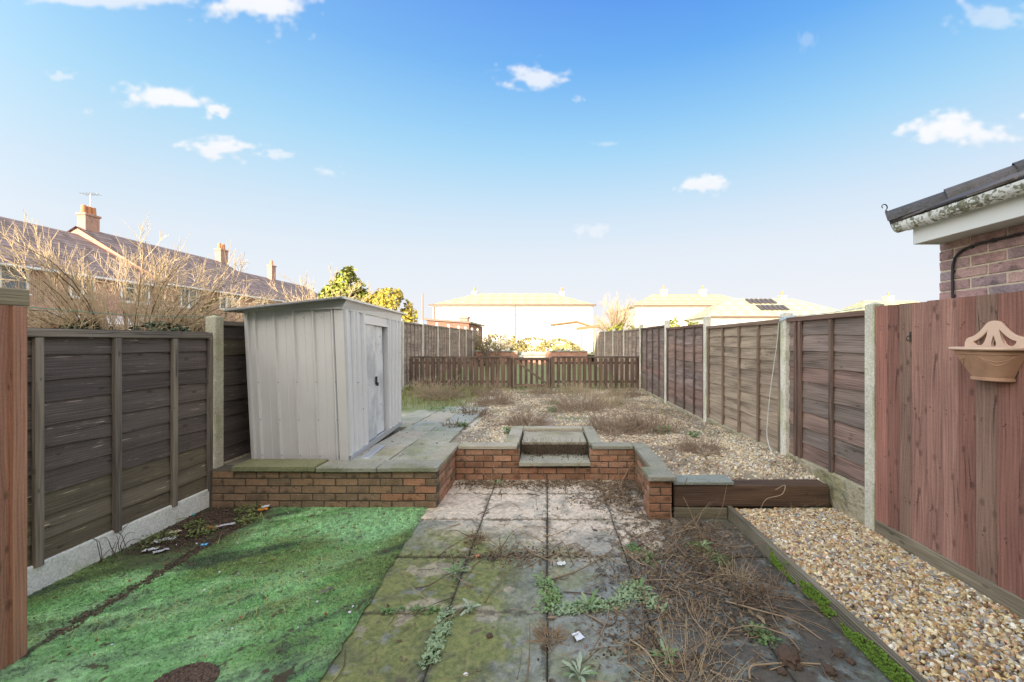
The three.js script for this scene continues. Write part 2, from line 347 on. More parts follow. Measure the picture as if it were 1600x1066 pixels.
// ------------------------------------------------------------------ artificial turf
const TX0 = -3.38, TX1 = -1.02, TD0 = 1.2, TD1 = 4.09;
const turfEdge = d => -1.105 - .042 * (d - 2) + .02 * (fbm(d * 3, 7, 612, 2) - .5) + .03 * (fbm(d * 16, 3, 611, 3) - .5);
function turfTone(x, d) {
  const q = d * .55 + x * .85, s = x * .55 - d * .85;                         // wear runs in slanting streaks
  const n1 = fbm(q * 1.1 + 3, s * 2.6, 601, 4), n2 = fbm(q * 3.3, s * 8 + 7, 603, 4), n3 = fbm(x * 40, d * 40, 607, 3);
  let c = mix3([.28, .56, .20], [.49, .80, .38], sst(.3, .7, n2));
  c = mix3(c, [.22, .43, .11], sst(.4, .62, n1) * .55);
  c = mix3(c, [.22, .28, .08], sst(.44, .62, n1 * .55 + n2 * .25 + n3 * .2) * .75);        // olive, mossy
  c = mix3(c, [.08, .115, .07], sst(.53, .70, fbm(q * 2.2 + 17, s * 5.5, 613, 6) * .72 + .28 * n3) * .85);  // grey-black flattened pile
  c = mix3(c, [.48, .80, .43], .7 * sst(.62, .25, Math.hypot((x + 1.62) / 1.0, (d - 3.72) / .75) + .35 * (n2 - .5)));
  const seam = Math.abs(x + 2.77 + .03 * (fbm(d * 6, 1, 615, 3) - .5));
  c = mix3(c, [.075, .045, .03], sst(.035 + .04 * sst(2.6, 3.8, d), .008, seam + .06 * (n3 - .5)) * .85);
  const heap = sst(.56, .24, Math.hypot((x + 3.15) / .85, (d - 3.66) / 1.0) * .62 + .34 * (n2 - .5)) + .8 * sst(.15, .05, Math.hypot(x + 1.76, (d - 1.97) * .9) + .12 * (n3 - .5));
  c = mix3(c, [.075, .05, .034], clamp(heap) * sst(.32, .55, n3 + .2) * .95);
  const spot = sst(.74, .78, fbm(x * 17, d * 17 + 9, 619, 3)); c = mix3(c, [.10, .045, .03], spot * .8);
  const edge = sst(.10, .0, turfEdge(d) - x + .06 * (n3 - .5)); c = mix3(c, [.06, .09, .04], edge * .35);
  const k = .84 + .95 * (n3 - .5);
  return [c[0] * k, c[1] * k, c[2] * k, clamp(heap + spot)];
}
{
  const N = 700, map = tex(N, N, (u, v) => turfTone(mix(TX0, TX1, u), mix(TD0, TD1, v)).slice(0, 3).map(q => q * .80), { clampEdge: true });
  const pos = [], uv = [], idx = [], nx = 40, nd = 80;
  const hy = (x, d) => .010 + .012 * (fbm(x * 1.6, d * 1.6, 621, 3) - .5);
  for (let j = 0; j <= nd; j++) for (let i = 0; i <= nx; i++) { const d = mix(TD0, TD1, j / nd), x = mix(TX0, turfEdge(d), i / nx); pos.push(x, hy(x, d), -d); uv.push((x - TX0) / (TX1 - TX0), (d - TD0) / (TD1 - TD0)); }
  for (let j = 0; j < nd; j++) for (let i = 0; i < nx; i++) { const a = j * (nx + 1) + i; idx.push(a, a + 1, a + nx + 2, a, a + nx + 2, a + nx + 1); }
  struct('artificial_turf', geo(pos, uv, idx), M([1, 1, 1], { map, roughness: 1 }));
  // the pile: short plastic blades
  const b = new MB(), r = rng(43);
  for (let k = 0; k < 5; k++) { const a = r() * 6.28, l = rr(r, .7, 1), s = V(Math.cos(a), 0, Math.sin(a)), o = V(rr(r, -.4, .4), 0, rr(r, -.4, .4)), e = V(-s.z, 0, s.x).multiplyScalar(rr(r, .25, .8)); b.blade([o, o.clone().addScaledVector(e, .35).add(V(0, .65 * l, 0)), o.clone().add(e).add(V(0, .95 * l, 0))], [.085, .075, .02], s); }
  const list = [];
  for (let n = 0; n < 95000; n++) {
    const d = TD0 + .45 + (TD1 - TD0 - .45) * Math.sqrt(r()) , x = mix(TX0, turfEdge(d), r()), c = turfTone(x, d); if (c[3] > .55 && r() < .93) continue;
    const k = rr(r, .5, 1.5); list.push([mat4(x, hy(x, d) - .001, -d, 0, r() * 6.28, 0, .011, rr(r, .004, .0125), .011), [c[0] * k, c[1] * k, c[2] * k]]);
  }
  copies('turf_pile', b.geo(), M([1, 1, 1], { roughness: .75 }), list, 'short green pile of the artificial turf beside the patio slabs', 'turf pile');
}

// ------------------------------------------------------------------ loose stones
function stoneGeo(seed) {
  const g = mergeVertices(new THREE.IcosahedronGeometry(1, 1).deleteAttribute('normal').deleteAttribute('uv')), p = g.attributes.position, r = rng(seed);
  for (let i = 0; i < p.count; i++) { const k = rr(r, .74, 1.12); p.setXYZ(i, p.getX(i) * k, p.getY(i) * k, p.getZ(i) * k); }
  g.computeVertexNormals(); return g;
}
const STONES = [[.60, .45, .22], [.68, .54, .28], [.76, .66, .44], [.84, .79, .66], [.48, .31, .15], [.38, .21, .10], [.55, .52, .46], [.34, .33, .32], [.64, .45, .21], [.76, .64, .42], [.20, .14, .09], [.66, .41, .25]];
const stoneM = M([1, 1, 1], { roughness: .7 });
{
  const r = rng(51), list = [];
  // the low bed on the right
  const hy = (x, d) => .075 + .03 * (fbm(x * 3, d * 3, 631, 3) - .5) + .015 * sst(3.2, 3.8, d);
  const pos = [], uv = [], idx = [];
  for (let j = 0; j <= 30; j++) for (let i = 0; i <= 12; i++) { const d = mix(.6, 3.86, j / 30), x = mix(1.735, 2.82, i / 12); pos.push(x, hy(x, d) - .012, -d); uv.push(x, d); }
  for (let j = 0; j < 30; j++) for (let i = 0; i < 12; i++) { const a = j * 13 + i; idx.push(a, a + 1, a + 14, a, a + 14, a + 13); }
  const gt = tex(256, 256, (u, v) => { const n = fbm(u * 30, v * 30, 641, 3, 30, 30); return mix3([.14, .10, .06], [.42, .33, .21], n); }, { size: [.6, .6] });
  globalThis.gravelBase = M([1, 1, 1], { map: gt, bumpMap: concBump, bumpScale: .012, roughness: 1 });
  struct('gravel_bed', geo(pos, uv, idx), gravelBase);
  for (let n = 0; n < 25000; n++) {
    const d = .9 + 2.93 * Math.sqrt(r()), x = rr(r, 1.75, 2.75), s = rr(r, .0066, .0155) * (r() < .06 ? 1.35 : 1), c = pick(r, STONES), k = rr(r, .55, 1.3);
    list.push([mat4(x, hy(x, d) + rr(r, -.008, .010), -d, r() * 6, r() * 6, r() * 6, s * rr(r, .8, 1.35), s * rr(r, .5, .85), s), c.map(q => q * k)]);
  }
  copies('gravel', stoneGeo(3), stoneM, list, 'mixed golden gravel filling the low bed beside the red fence', 'gravel');
}
{
  // the raised terrace: a body of earth, its gravel and its path
  const X0 = -4.3, X1 = 2.74;
  const pos = [], uv = [], idx = [], nx = 53, nd = 70;
  const front = x => x < -1.185 ? 4.2 : x < -.425 ? 5.04 : x < .605 ? 6.0 : x < 1.125 ? 5.04 : 4.0, XS = [...Array(24)].map((_, i) => mix(X0, -1.19, i / 23)).concat([-1.18, -.9, -.7, -.43, -.42, -.1, .2, .6, .61, .8, 1.12], [...Array(19)].map((_, i) => mix(1.13, X1, i / 18)));
  for (let j = 0; j <= nd; j++) for (let i = 0; i <= nx; i++) { const x = XS[i], d = mix(front(x), 12.6, Math.pow(j / nd, 1.2)); pos.push(x, terraceY(x, d) - .02, -d); uv.push(x, d); }
  for (let j = 0; j < nd; j++) for (let i = 0; i < nx; i++) { const a = j * (nx + 1) + i; idx.push(a, a + 1, a + nx + 2, a, a + nx + 2, a + nx + 1); }
  const t = tex(1024, 1024, (u, v) => {
    const x = mix(X0, X1, u), d = mix(3.9, 12.7, v), n = fbm(x * 2, d * 2, 651, 5), n2 = fbm(x * 9, d * 9, 655, 4);
    let c = mix3([.56, .48, .36], [.76, .69, .56], n2);
    c = mix3(c, [.20, .15, .10], sst(.45, .65, n + .06 * sst(7, 10, d)) * .75);
    c = mix3(c, [.14, .19, .05], sst(.52, .66, fbm(x * 3 + 8, d * 3, 659, 4)) * sst(5, 8, d) * .55);
    c = mix3(c, [.17, .21, .07], sst(-1.7, -2.2, x + .6 * (n - .5)) * sst(7.4, 8.3, d + .8 * (n - .5)) * .85);
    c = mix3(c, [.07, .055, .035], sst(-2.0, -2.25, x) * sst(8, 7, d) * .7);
    return c;
  }, { clampEdge: true });
  for (let k = 0; k < uv.length; k += 2) { uv[k] = (uv[k] - X0) / (X1 - X0); uv[k + 1] = (uv[k + 1] - 3.9) / 8.8; }
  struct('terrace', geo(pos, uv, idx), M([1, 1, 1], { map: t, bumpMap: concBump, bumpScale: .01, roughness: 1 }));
  const r = rng(53), list = [];
  for (let n = 0; n < 46000; n++) {
    const d = 3.95 + 7.9 * Math.pow(r(), 1.7), x = rr(r, -1.3, 2.70);
    if (d < front(x) + .03) continue; if (x < -1.24 + .1 * fbm(d * 3, 1, 661, 2) && d < 8) continue;
    if (x > -.52 && x < .7 && d < 6.1) continue; if (x > .96 && x < 1.24 && d < 5.1 ) continue; if (x < -1.0 && d < 5.1) continue; if (d < 5.1 && x < 1.1) continue; if (x > 1 && d < 4.02) continue;
    const thin = fbm(x * 2, d * 2, 651, 5); if (r() < sst(.45, .62, thin + .1 * sst(7, 10, d)) * .85) continue;
    const s = rr(r, .0075, .017), c = mix3(pick(r, STONES), [.74, .69, .58], .28), k = rr(r, .8, 1.25);
    list.push([mat4(x, terraceY(x, d) - .018 + rr(r, .001, .012), -d, r() * 6, r() * 6, r() * 6, s * rr(r, .8, 1.35), s * rr(r, .5, .85), s), c.map(q => q * k)]);
  }
  copies('terrace_gravel', stoneGeo(4), stoneM, list, 'pale gravel spread over the raised terrace between the dead weeds', 'gravel');
  // path slabs on the terrace
  const path = new THREE.Group(); path.name = 'terrace_path'; path.userData = { kind: 'structure' }; scene.add(path);
  const ms = [0, 1, 2, 3].map(i => conc([[.72, .68, .56], [.62, .61, .48], [.60, .61, .55], [.76, .67, .54]][i], { roughness: .85 }));
  const cols = [-2.60, -2.155, -1.71, -1.275];
  for (let i = 0; i < 3; i++) for (let j = 0; j < 12; j++) {
    const d = 4.34 + j * .452 + (i % 2) * .02, x = cols[i] + .222; if (d > 8.4 + rr(r, -.4, .4) || (i == 0 && d < 6.2)) continue;
    obj('paving_slab', cbox(.43, .04, .44, .005, { r, jit: .004 }), pick(r, ms), path, [x, terraceY(x, d) - .028 + rr(r, -.003, .006), -d], [rr(r, -.012, .012), rr(r, -.02, .02), rr(r, -.012, .012)]);
  }
}
// ------------------------------------------------------------------ retaining wall of brick with stone coping
const BR = [[.56, .285, .165], [.49, .245, .14], [.61, .33, .20], [.42, .215, .125], [.53, .30, .185]].map(brickM);
const BRD = [[.36, .235, .14], [.42, .26, .15], [.31, .21, .13], [.39, .25, .155]].map(brickM);
const mortarM = M([.10, .085, .06], { bumpMap: concBump, bumpScale: .006, roughness: 1 });
const BL = .215, BH = .065, J = .010;
const brickCache = {};
function brickGeo(len, seed, dep = .09, bh = BH) { const k = `${len.toFixed(3)}_${seed}_${dep}_${bh}`; return brickCache[k] ??= cbox(len, bh, dep, .004, { r: rng(seed * 97 + 5), jit: .002, ga: 0 }); }
// courses from a to b ([x, d]), faces turned to the left of a->b when seen from above with d pointing away... side = +1/-1
function brickRun(parent, a, b, side, y0, courses, o = {}) {
  const { mats = BR, phase = 0, r = rng(99), dep = .09, start = 0, end = 0 } = o;
  const L = Math.hypot(b[0] - a[0], b[1] - a[1]), ux = (b[0] - a[0]) / L, ud = (b[1] - a[1]) / L, ry = Math.atan2(ud, ux);
  const nx = -ud * side, nd = ux * side;                                       // outward
  for (let c = 0; c < courses; c++) {
    let s = (c + phase) % 2 ? -(BL + J) / 2 : 0;
    while (s < L - .012) {
      const s0 = Math.max(s, 0), s1 = Math.min(s + BL, L); s += BL + J; if (s1 - s0 < .03) continue;
      const len = s1 - s0, full = Math.abs(len - BL) < .002, mid = (s0 + s1) / 2, off = -dep / 2 + rr(r, -.002, .003);
      obj('brick', brickGeo(full ? BL : len, full ? Math.floor(r() * 4) : 7, dep), pick(r, typeof mats === 'function' ? mats(c, mid) : mats), parent,
        [a[0] + ux * mid + nx * off, y0 + c * (BH + J), -(a[1] + ud * mid + nd * off)], [0, ry, 0]);
    }
  }
}
function slabRun(parent, a, b, w, y, name, mats, r, len = .6, th = .045) {     // coping pieces with centre line a -> b
  const L = Math.hypot(b[0] - a[0], b[1] - a[1]), n = Math.max(1, Math.round(L / len)), ry = Math.atan2(b[1] - a[1], b[0] - a[0]);
  for (let i = 0; i < n; i++) { const t = (i + .5) / n; obj(name, cbox(L / n - .007, th, w + rr(r, -.006, .006), .006, { r, jit: .002 }), pick(r, mats), parent, [mix(a[0], b[0], t), y + rr(r, -.002, .002), -mix(a[1], b[1], t)], [rr(r, -.006, .006), ry, 0]); }
}
const copeM = [[.64, .58, .45], [.55, .52, .41], [.70, .63, .50], [.49, .47, .38]].map(c => conc(c, { roughness: .8 }));
const copeMoss = [[.40, .38, .20], [.35, .35, .19]].map(c => conc(c, { roughness: .9 }));
{
  const w = thing('retaining_wall', 'low orange brick retaining wall with grey stone coping stepping round the patio', 'wall'), r = rng(61);
  const core = (x0, x1, d0, d1, h = .368) => obj('mortar', prism([[x0, -.02], [x1, -.02], [x1, h], [x0, h]], -d1, -d0), mortarM, w);
  // left front, left return, back in two halves, right return, right pier
  const mossy = (c, s) => s < 1.7 ? BRD : c < 1 ? BRD : BR.slice(0, 2).concat(BRD);
  core(-3.42, -1.106, 4.096, 4.30); brickRun(w, [-3.35, 4.09], [-1.1, 4.09], -1, 0, 5, { r, mats: mossy });
  core(-1.3, -1.106, 4.30, 5.1); brickRun(w, [-1.1, 4.19], [-1.1, 4.92], -1, 0, 5, { r, phase: 1, mats: BRD.concat(BR) });
  core(-1.106, -.34, 4.926, 5.1); brickRun(w, [-1.098, 4.92], [-.335, 4.92], -1, 0, 5, { r, phase: 1 });
  core(.52, 1.056, 4.926, 5.1); brickRun(w, [.515, 4.92], [1.05, 4.92], -1, 0, 5, { r });
  core(1.056, 1.2, 4.1, 5.1); brickRun(w, [1.05, 4.10], [1.05, 4.92], 1, 0, 5, { r, phase: 1, mats: BRD.concat(BR) });
  core(.966, 1.165, 3.846, 4.09); brickRun(w, [.955, 3.84], [1.168, 3.84], -1, 0, 5, { r, phase: 0, mats: BR });
  brickRun(w, [.96, 3.935], [.96, 4.09], 1, 0, 5, { r, phase: 1 });
  const Y = .37;
  slabRun(w, [-3.13, 4.18], [-2.30, 4.18], .27, Y + .004, 'coping', copeMoss, r, .83, .055);
  slabRun(w, [-2.30, 4.185], [-1.08, 4.185], .27, Y, 'coping', copeM, r, .61);
  slabRun(w, [-1.175, 4.325], [-1.175, 5.07], .19, Y, 'coping', copeM, r, .75);
  slabRun(w, [-1.077, 4.985], [-.36, 4.985], .17, Y, 'coping', copeM, r, .72);
  slabRun(w, [.54, 4.985], [1.035, 4.985], .17, Y, 'coping', copeM, r, .5);
  slabRun(w, [1.125, 4.085], [1.125, 5.07], .18, Y, 'coping', copeM, r, .98);
  slabRun(w, [.935, 3.93], [1.195, 3.93], .30, Y + .002, 'coping', copeM, r, .4);
  // the surround of the steps
  slabRun(w, [-.435, 5.075], [-.435, 6.05], .17, Y + .003, 'coping', copeM, r, .98);
  slabRun(w, [.60, 5.075], [.60, 6.05], .16, Y + .003, 'coping', copeM, r, .98);
  slabRun(w, [-.345, 5.97], [.515, 5.97], .16, Y + .002, 'coping', copeM, r, .9);
  obj('mortar', prism([[-.36, .02], [-.345, .02], [-.345, .37], [-.36, .37]], -5.9, -4.93), mortarM, w);
  obj('mortar', prism([[.525, .02], [.54, .02], [.54, .37], [.525, .37]], -5.9, -4.93), mortarM, w);
  // steps
  const s = thing('garden_steps', 'two grey stone steps let into the middle of the brick retaining wall', 'steps');
  obj('riser', prism([[-.335, -.02], [.515, -.02], [.515, .18], [-.335, .18]], -5.33, -4.935), mortarM, s);
  brickRun(s, [-.335, 4.925], [.515, 4.925], -1, 0, 2, { r, phase: 1 }); 
  obj('tread', cbox(.85, .045, .47, .006, { r, jit: .002 }), copeM[1], s, [.09, .182, -5.09], [0, 0, 0]);
  obj('riser', prism([[-.335, .228], [.515, .228], [.515, .315], [-.335, .315]], -5.92, -5.33), M([.17, .115, .075], { bumpMap: concBump, bumpScale: .015 }), s);
  obj('tread', cbox(.845, .045, .56, .006, { r, jit: .002 }), copeM[0], s, [.09, .318, -5.60]);
}
// ------------------------------------------------------------------ sleeper wall on the right, edging boards, gravel bed
const timberM = wood([wd(.17, .15, .10), wd(.13, .12, .085), wd(.20, .18, .13)]);
{
  const r = rng(67);
  const t = thing('sleeper_wall', 'dark timber sleeper holding back the gravel between brick pier and right fence', 'sleeper wall');
  obj('sleeper', cbox(1.475, .205, .19, .012, { r, jit: .006 }), wood([wd(.10, .062, .04)])[0], t, [1.935, .102, -3.955]);
  obj('lower_board', cbox(.50, .105, .04, .006, { r, jit: .003 }), timberM[0], t, [1.445, -.006, -3.87]);
  one('coping_slab', cbox(.57, .038, .21, .008, { r, jit: .004 }), conc([.42, .46, .42]), 'grey stone slab laid on the left half of the dark sleeper', 'coping slab', null, [1.475, .309, -3.95]);
  // grooved edging board along the gravel
  const out = []; const x0 = 1.700, x1 = 1.742; out.push([x1, -.04], [x1, .112], [x1 - .005, .117], [x0 + .004, .117], [x0, .112]);
  for (let i = 0; i < 7; i++) { const y = .103 - i * .0185; out.push([x0, y], [x0 + .004, y - .003], [x0 + .004, y - .007], [x0, y - .010]); }
  out.push([x0, -.04]);
  const e = thing('edging_board', 'weathered grooved timber board edging the gravel bed beside the patio', 'edging board');
  obj('board', prism(out, -3.86, -.9), timberM[2], e);
  // moss on its lower face
  const list = [], g = stoneGeo(9);
  for (let i = 0; i < 3800; i++) { const d = rr(r, 1.5, 3.1), y = .005 + .1 * Math.pow(r(), 1.6); const n = fbm(d * 5, y * 14, 671, 4); if (n + .25 * (1 - y / .1) < .53) continue; const k = rr(r, .7, 1.3); list.push([mat4(1.698 - r() * .008, y, -d, r() * 6, r() * 6, r() * 6, .006 * k, .006 * k, .006 * k), [.12 * k, .20 * k, .025 * k]]); }
  copies('moss', g, M([1, 1, 1], { roughness: 1 }), list, 'bright green moss on the lower face of the edging board', 'moss');
}
// ------------------------------------------------------------------ fences
const concPost = conc([1, .96, .86], { bright: true }), concPostG = conc([.86, .83, .72], { bright: true }), concBoard = conc([.62, .62, .57]), roughTex = tex(256, 256, (u, v) => fbm(u * 6, v * 6, 801, 5, 6, 6), { data: true, size: [.5, .5] }), concRough = conc([.70, .62, .45], { bumpMap: roughTex, bumpScale: .05 });
// a lapped board with a wavy lower edge: x along, y up, z towards the viewer
function wavyBoard(L, h, r, o = {}) {
  const { seg = 6, amp = .014, top = .003, bot = .019 } = o, polys = [], P0 = [];
  let ph = r() * 9;
  for (let i = 0; i <= seg; i++) { const x = L * i / seg, w = amp * (fbm(x * 2.2 + ph, ph, 701, 3) - .5) * 2.2; P0.push([x, w]); }
  for (let i = 0; i < seg; i++) {
    const [x0, a] = P0[i], [x1, b] = P0[i + 1];
    polys.push([[x0, a, bot], [x1, b, bot], [x1, h, top], [x0, h, top]], [[x0, a, 0], [x1, b, 0], [x1, b, bot], [x0, a, bot]], [[x0, h, top], [x1, h, top], [x1, h, 0], [x0, h, 0]], [[x0, a, 0], [x0, h, 0], [x1, h, 0], [x1, b, 0]]);
  }
  return soup(polys, 0, r() * 5, r() * 5);
}
const boardPool = {};
// panel: length L, height h; child x runs along, z faces the viewer
function lapPanel(t, L, h, o) {
  const { r, mats, bmats = mats, rows = 10, battens = [0, 1 / 3, 2 / 3, 1], bw = .042, bd = .028, cheap = false, topw = .05, cap = true, amp } = o;
  const step = (h - .03) / rows;
  for (let i = 0; i < rows; i++) {
    const hh = step + .035, key = cheap ? `${L.toFixed(2)}_${h.toFixed(2)}_${i % 4}` : null;
    const g = key ? (boardPool[key] ??= wavyBoard(L, hh, r, { seg: 3 })) : wavyBoard(L, hh, r, { seg: 6, amp });
    obj('board', g, pick(r, mats), t, [0, i * step + rr(r, -.006, .006), rr(r, 0, .003)], [0, 0, cheap ? 0 : rr(r, -.004, .004)]);
  }
  for (const b of battens) { const x = clamp(b * L, bw / 2, L - bw / 2); obj('batten', cbox(bw, h - topw, bd, .003, { r, jit: .002 }), pick(r, bmats), t, [x + (cheap ? 0 : rr(r, -.006, .006)), 0, .02 + bd / 2], [0, 0, cheap ? 0 : rr(r, -.004, .004)]); }
  if (cap) obj('top_rail', cbox(L, topw, bd + .012, .004, { r, jit: .002 }), pick(r, bmats), t, [L / 2, h - topw + .004, .016 + bd / 2]);
}
function postGeo(w, d, h, r) { // concrete post with a low pyramid top
  const a = w / 2, b = d / 2, c = .008, y = h - .025, pl = [];
  const ring = [[-a + c, -b], [a - c, -b], [a, -b + c], [a, b - c], [a - c, b], [-a + c, b], [-a, b - c], [-a, -b + c]];
  for (let i = 0; i < 8; i++) { const p = ring[i], q = ring[(i + 1) % 8]; pl.push([[p[0], 0, p[1]], [p[0], y, p[1]], [q[0], y, q[1]], [q[0], 0, q[1]]], [[p[0], y, p[1]], [0, h, 0], [q[0], y, q[1]]]); }
  return soup(pl, 1, r() * 3, r() * 3);
}
const greyBrown = wood([wd(.27, .21, .185), wd(.23, .18, .165), wd(.31, .245, .205), wd(.28, .19, .17)]);
const redBrown = wood([wd(.24, .185, .155), wd(.28, .195, .16), wd(.21, .17, .148), wd(.245, .165, .138)]);
const paleBrown = wood([wd(.36, .29, .215), wd(.31, .245, .19), wd(.40, .32, .24)]);
const darkPeel = wood([wp(.122, .099, .088), wp(.10, .082, .074), wp(.134, .11, .097)], {}, true);
const darkOlive = wood([wp(.15, .125, .085), wp(.19, .16, .115)], {}, true);
const darkBatten = wood([wd(.17, .145, .12), wd(.20, .17, .135)]);
const farBrown = wood([wd(.37, .295, .24), wd(.32, .255, .21), wd(.42, .335, .27)]);

// ---- right side: concrete posts and lapped panels
const RX = 2.70;
const rPost = [[3.44, 2.0, .0], [4.70, 2.01, .30], [7.04, 2.11, .24], [9.40, 2.16, .2], [11.95, 2.17, .2], [14.5, 2.18, .15], [16.9, 2.19, .15], [19.3, 2.2, .15], [21.9, 2.2, .15]];
rPost.forEach(([d, top, base], i) => {
  const r = rng(710 + i);
  const lab = ['tall greenish concrete fence post between the red board fence and the lapped panels', 'pale concrete post with blue cord tied round its top', 'pale concrete post right of the third lapped panel from the right', 'concrete post on the right just before the last post of the gravel terrace', 'pale concrete post where the picket fence meets the right fence'][i] ?? `small concrete post on the right beyond the picket fence, ${ORD[i - 5]} behind it`;
  one('fence_post', postGeo(.10, .10, top - base, r), i ? concPost : concPostG, lab, 'fence post', 'concrete posts of the right fence', [RX + .05, base, -d]);
});
const rPan = [
  [4.64, 3.50, .41, 1.93, redBrown, [.13, .2, .62], 9, 'dark reddish lapped fence panel right of the post with the blue cord', 11],
  [6.98, 4.76, .37, 1.92, paleBrown, [.02, .28, .52, .76, .98], 10, 'weathered grey-brown lapped panel with the white cord hanging before it', 12],
  [9.34, 7.10, .31, 1.965, redBrown, [.02, .27, .52, .77, .98], 10, 'purplish brown lapped panel on the right, second before the picket fence corner', 13],
  [11.89, 9.46, .30, 2.04, redBrown, [.02, .27, .52, .77, .98], 10, 'purplish brown lapped panel on the right ending at the picket fence', 14]];
for (const [d1, d0, y0, y1, mats, bat, rows, lab, seed] of rPan) {
  const L = d1 - d0, t = thing('lapped_fence', lab, 'fence', [RX + .06, y0, -d1], -Math.PI / 2, 'lapped panels of the right fence');
  lapPanel(t, L, y1 - y0, { r: rng(seed), mats: mats === redBrown ? redBrown.concat(greyBrown.slice(0, 2)) : mats, bmats: mats === redBrown ? wood([wd(.18, .115, .09), wd(.15, .105, .085)]) : wood([wd(.22, .16, .12), wd(.25, .19, .14)]), rows, battens: bat });
  const gb = rng(seed + 50);
  one('base_board', cbox(L + .04, y0 - .05, .05, .012, { r: gb, jit: .004, ga: 0 }), concRough, ['rough yellowish concrete base board under the dark reddish fence panel', 'rough concrete base board under the grey-brown panel with the hanging cord', 'concrete base board under the second panel before the picket corner', 'concrete base board under the panel ending at the picket fence'][rPan.findIndex(p => p[8] === seed)], 'base board', 'concrete base boards of the right fence', [RX + .035, .05, -(d0 + d1) / 2], [0, Math.PI / 2, 0]);
}
for (let i = 4; i < 8; i++) {
  const d0 = rPost[i][0] + .06, d1 = rPost[i + 1][0] - .06, L = d1 - d0;
  const t = thing('lapped_fence', `distant brown lapped panel on the right, ${ORD[i - 4]} beyond the picket fence`, 'fence', [RX + .06, .22, -d1], -Math.PI / 2, 'far panels of the right fence');
  lapPanel(t, L, 1.83 + .03 * (i - 4), { r: rng(740 + i), mats: farBrown, rows: 8, battens: [.02, .25, .5, .75, .98], cheap: true });
}
{ // the last one drops away
  const t = thing('lapped_fence', 'farthest right panel whose top slopes down towards the low brick wall', 'fence', [RX + .06, .22, -23.9], -Math.PI / 2), r = rng(760);
  for (let i = 0; i < 8; i++) { const h = .225, y = i * .22, L = 1.95 - Math.max(0, y - .5) * .8, x = 1.95 - L; obj('board', wavyBoard(L, h + .03, r, { seg: 3 }), pick(r, farBrown), t, [x, y, 0]); }
  for (const x of [.9, 1.4, 1.9]) obj('batten', cbox(.042, .5 + (x) * .68, .03, .003), farBrown[1], t, [x, 0, .035]);
}

// ---- right side, near: red vertical board fence
const redM = wood([wd(.355, .17, .132), wd(.31, .142, .112), wd(.40, .205, .16), wd(.265, .13, .102), wd(.36, .20, .16)], { bumpScale: .006 }, 2);
const redDark = wood([wd(.27, .17, .13), wd(.23, .15, .12)], {}, 2);
function featherBoard(w, h, r) { // thick on one edge, thin on the other
  return soup([[[0, 0, .022], [w, 0, .005], [w, h, .005], [0, h, .022]], [[0, h, 0], [0, h, .022], [w, h, .005], [w, h, 0]], [[0, 0, 0], [0, 0, .022], [0, h, .022], [0, h, 0]].reverse(), [[w, 0, 0], [w, 0, .005], [w, h, .005], [w, h, 0]], [[0, 0, 0], [0, h, 0], [w, h, 0], [w, 0, 0]], [[0, 0, 0], [w, 0, 0], [w, 0, .005], [0, 0, .014]]], 1, r() * 5, r() * 5);
}
{
  const r = rng(88), t = thing('board_fence', 'reddish brown fence of upright overlapping boards on the right beside the gravel', 'fence', [RX + .035, 0, -3.38], -Math.PI / 2);
  let x = 0; const pool = [];
  while (x < 3.2) { const w = rr(r, .105, .125); obj('board', featherBoard(w + .018, 1.765 + rr(r, -.004, .004), r), x > 1.05 && x < 1.35 || r() < .16 ? pick(r, redDark.concat(redM[3])) : pick(r, redM), t, [x, .19 + rr(r, -.003, .003), .002 + (Math.round(x * 100) % 2) * .001], [0, rr(r, .0, .02), rr(r, -.002, .002)]); x += w; }
  { const nb = new MB(), n2 = rng(89); for (const c of t.children.filter(c => c.name === 'board')) for (const y of [.28, .30, .98, 1.00, 1.58, 1.60]) { const q = V(c.position.x + rr(n2, .02, .05), .19 + y + rr(n2, -.015, .015), .021); nb.tube([q, q.clone().add(V(0, 0, .003))], .0035, .003, 6); } stuff('nails', nb.geo(), M([.06, .045, .04], { roughness: .6, metalness: .5 }), null, t); }
  obj('rail', cbox(3.2, .08, .04, .004, { r }), redDark[0], t, [1.6, .45, -.025]); obj('rail', cbox(3.2, .08, .04, .004, { r }), redDark[1], t, [1.6, 1.6, -.025]);
  one('base_board', cbox(3.3, .135, .03, .004, { r, jit: .003 }), wood([wd(.24, .21, .15)])[0], 'weathered timber board along the foot of the red board fence', 'base board', null, [RX + .02, .06, -1.73], [0, Math.PI / 2, 0]);
  // hook
  const h = thing('wall_hook', 'small rusty metal hook screwed to the red board fence left of the planter', 'hook', [RX + .018, 1.70, -3.06]);
  const hm = M([.10, .085, .07], { metalness: .7, roughness: .55 });
  obj('plate', cbox(.006, .075, .022, .001), hm, h, [0, -.035, 0]);
  const hb = new MB(); hb.tube([V(0, .01, 0), V(-.025, .005, 0), V(-.035, -.012, 0), V(-.025, -.028, 0), V(-.012, -.024, 0)], .004, .003, 6); obj('hook', hb.geo(), hm, h);
}

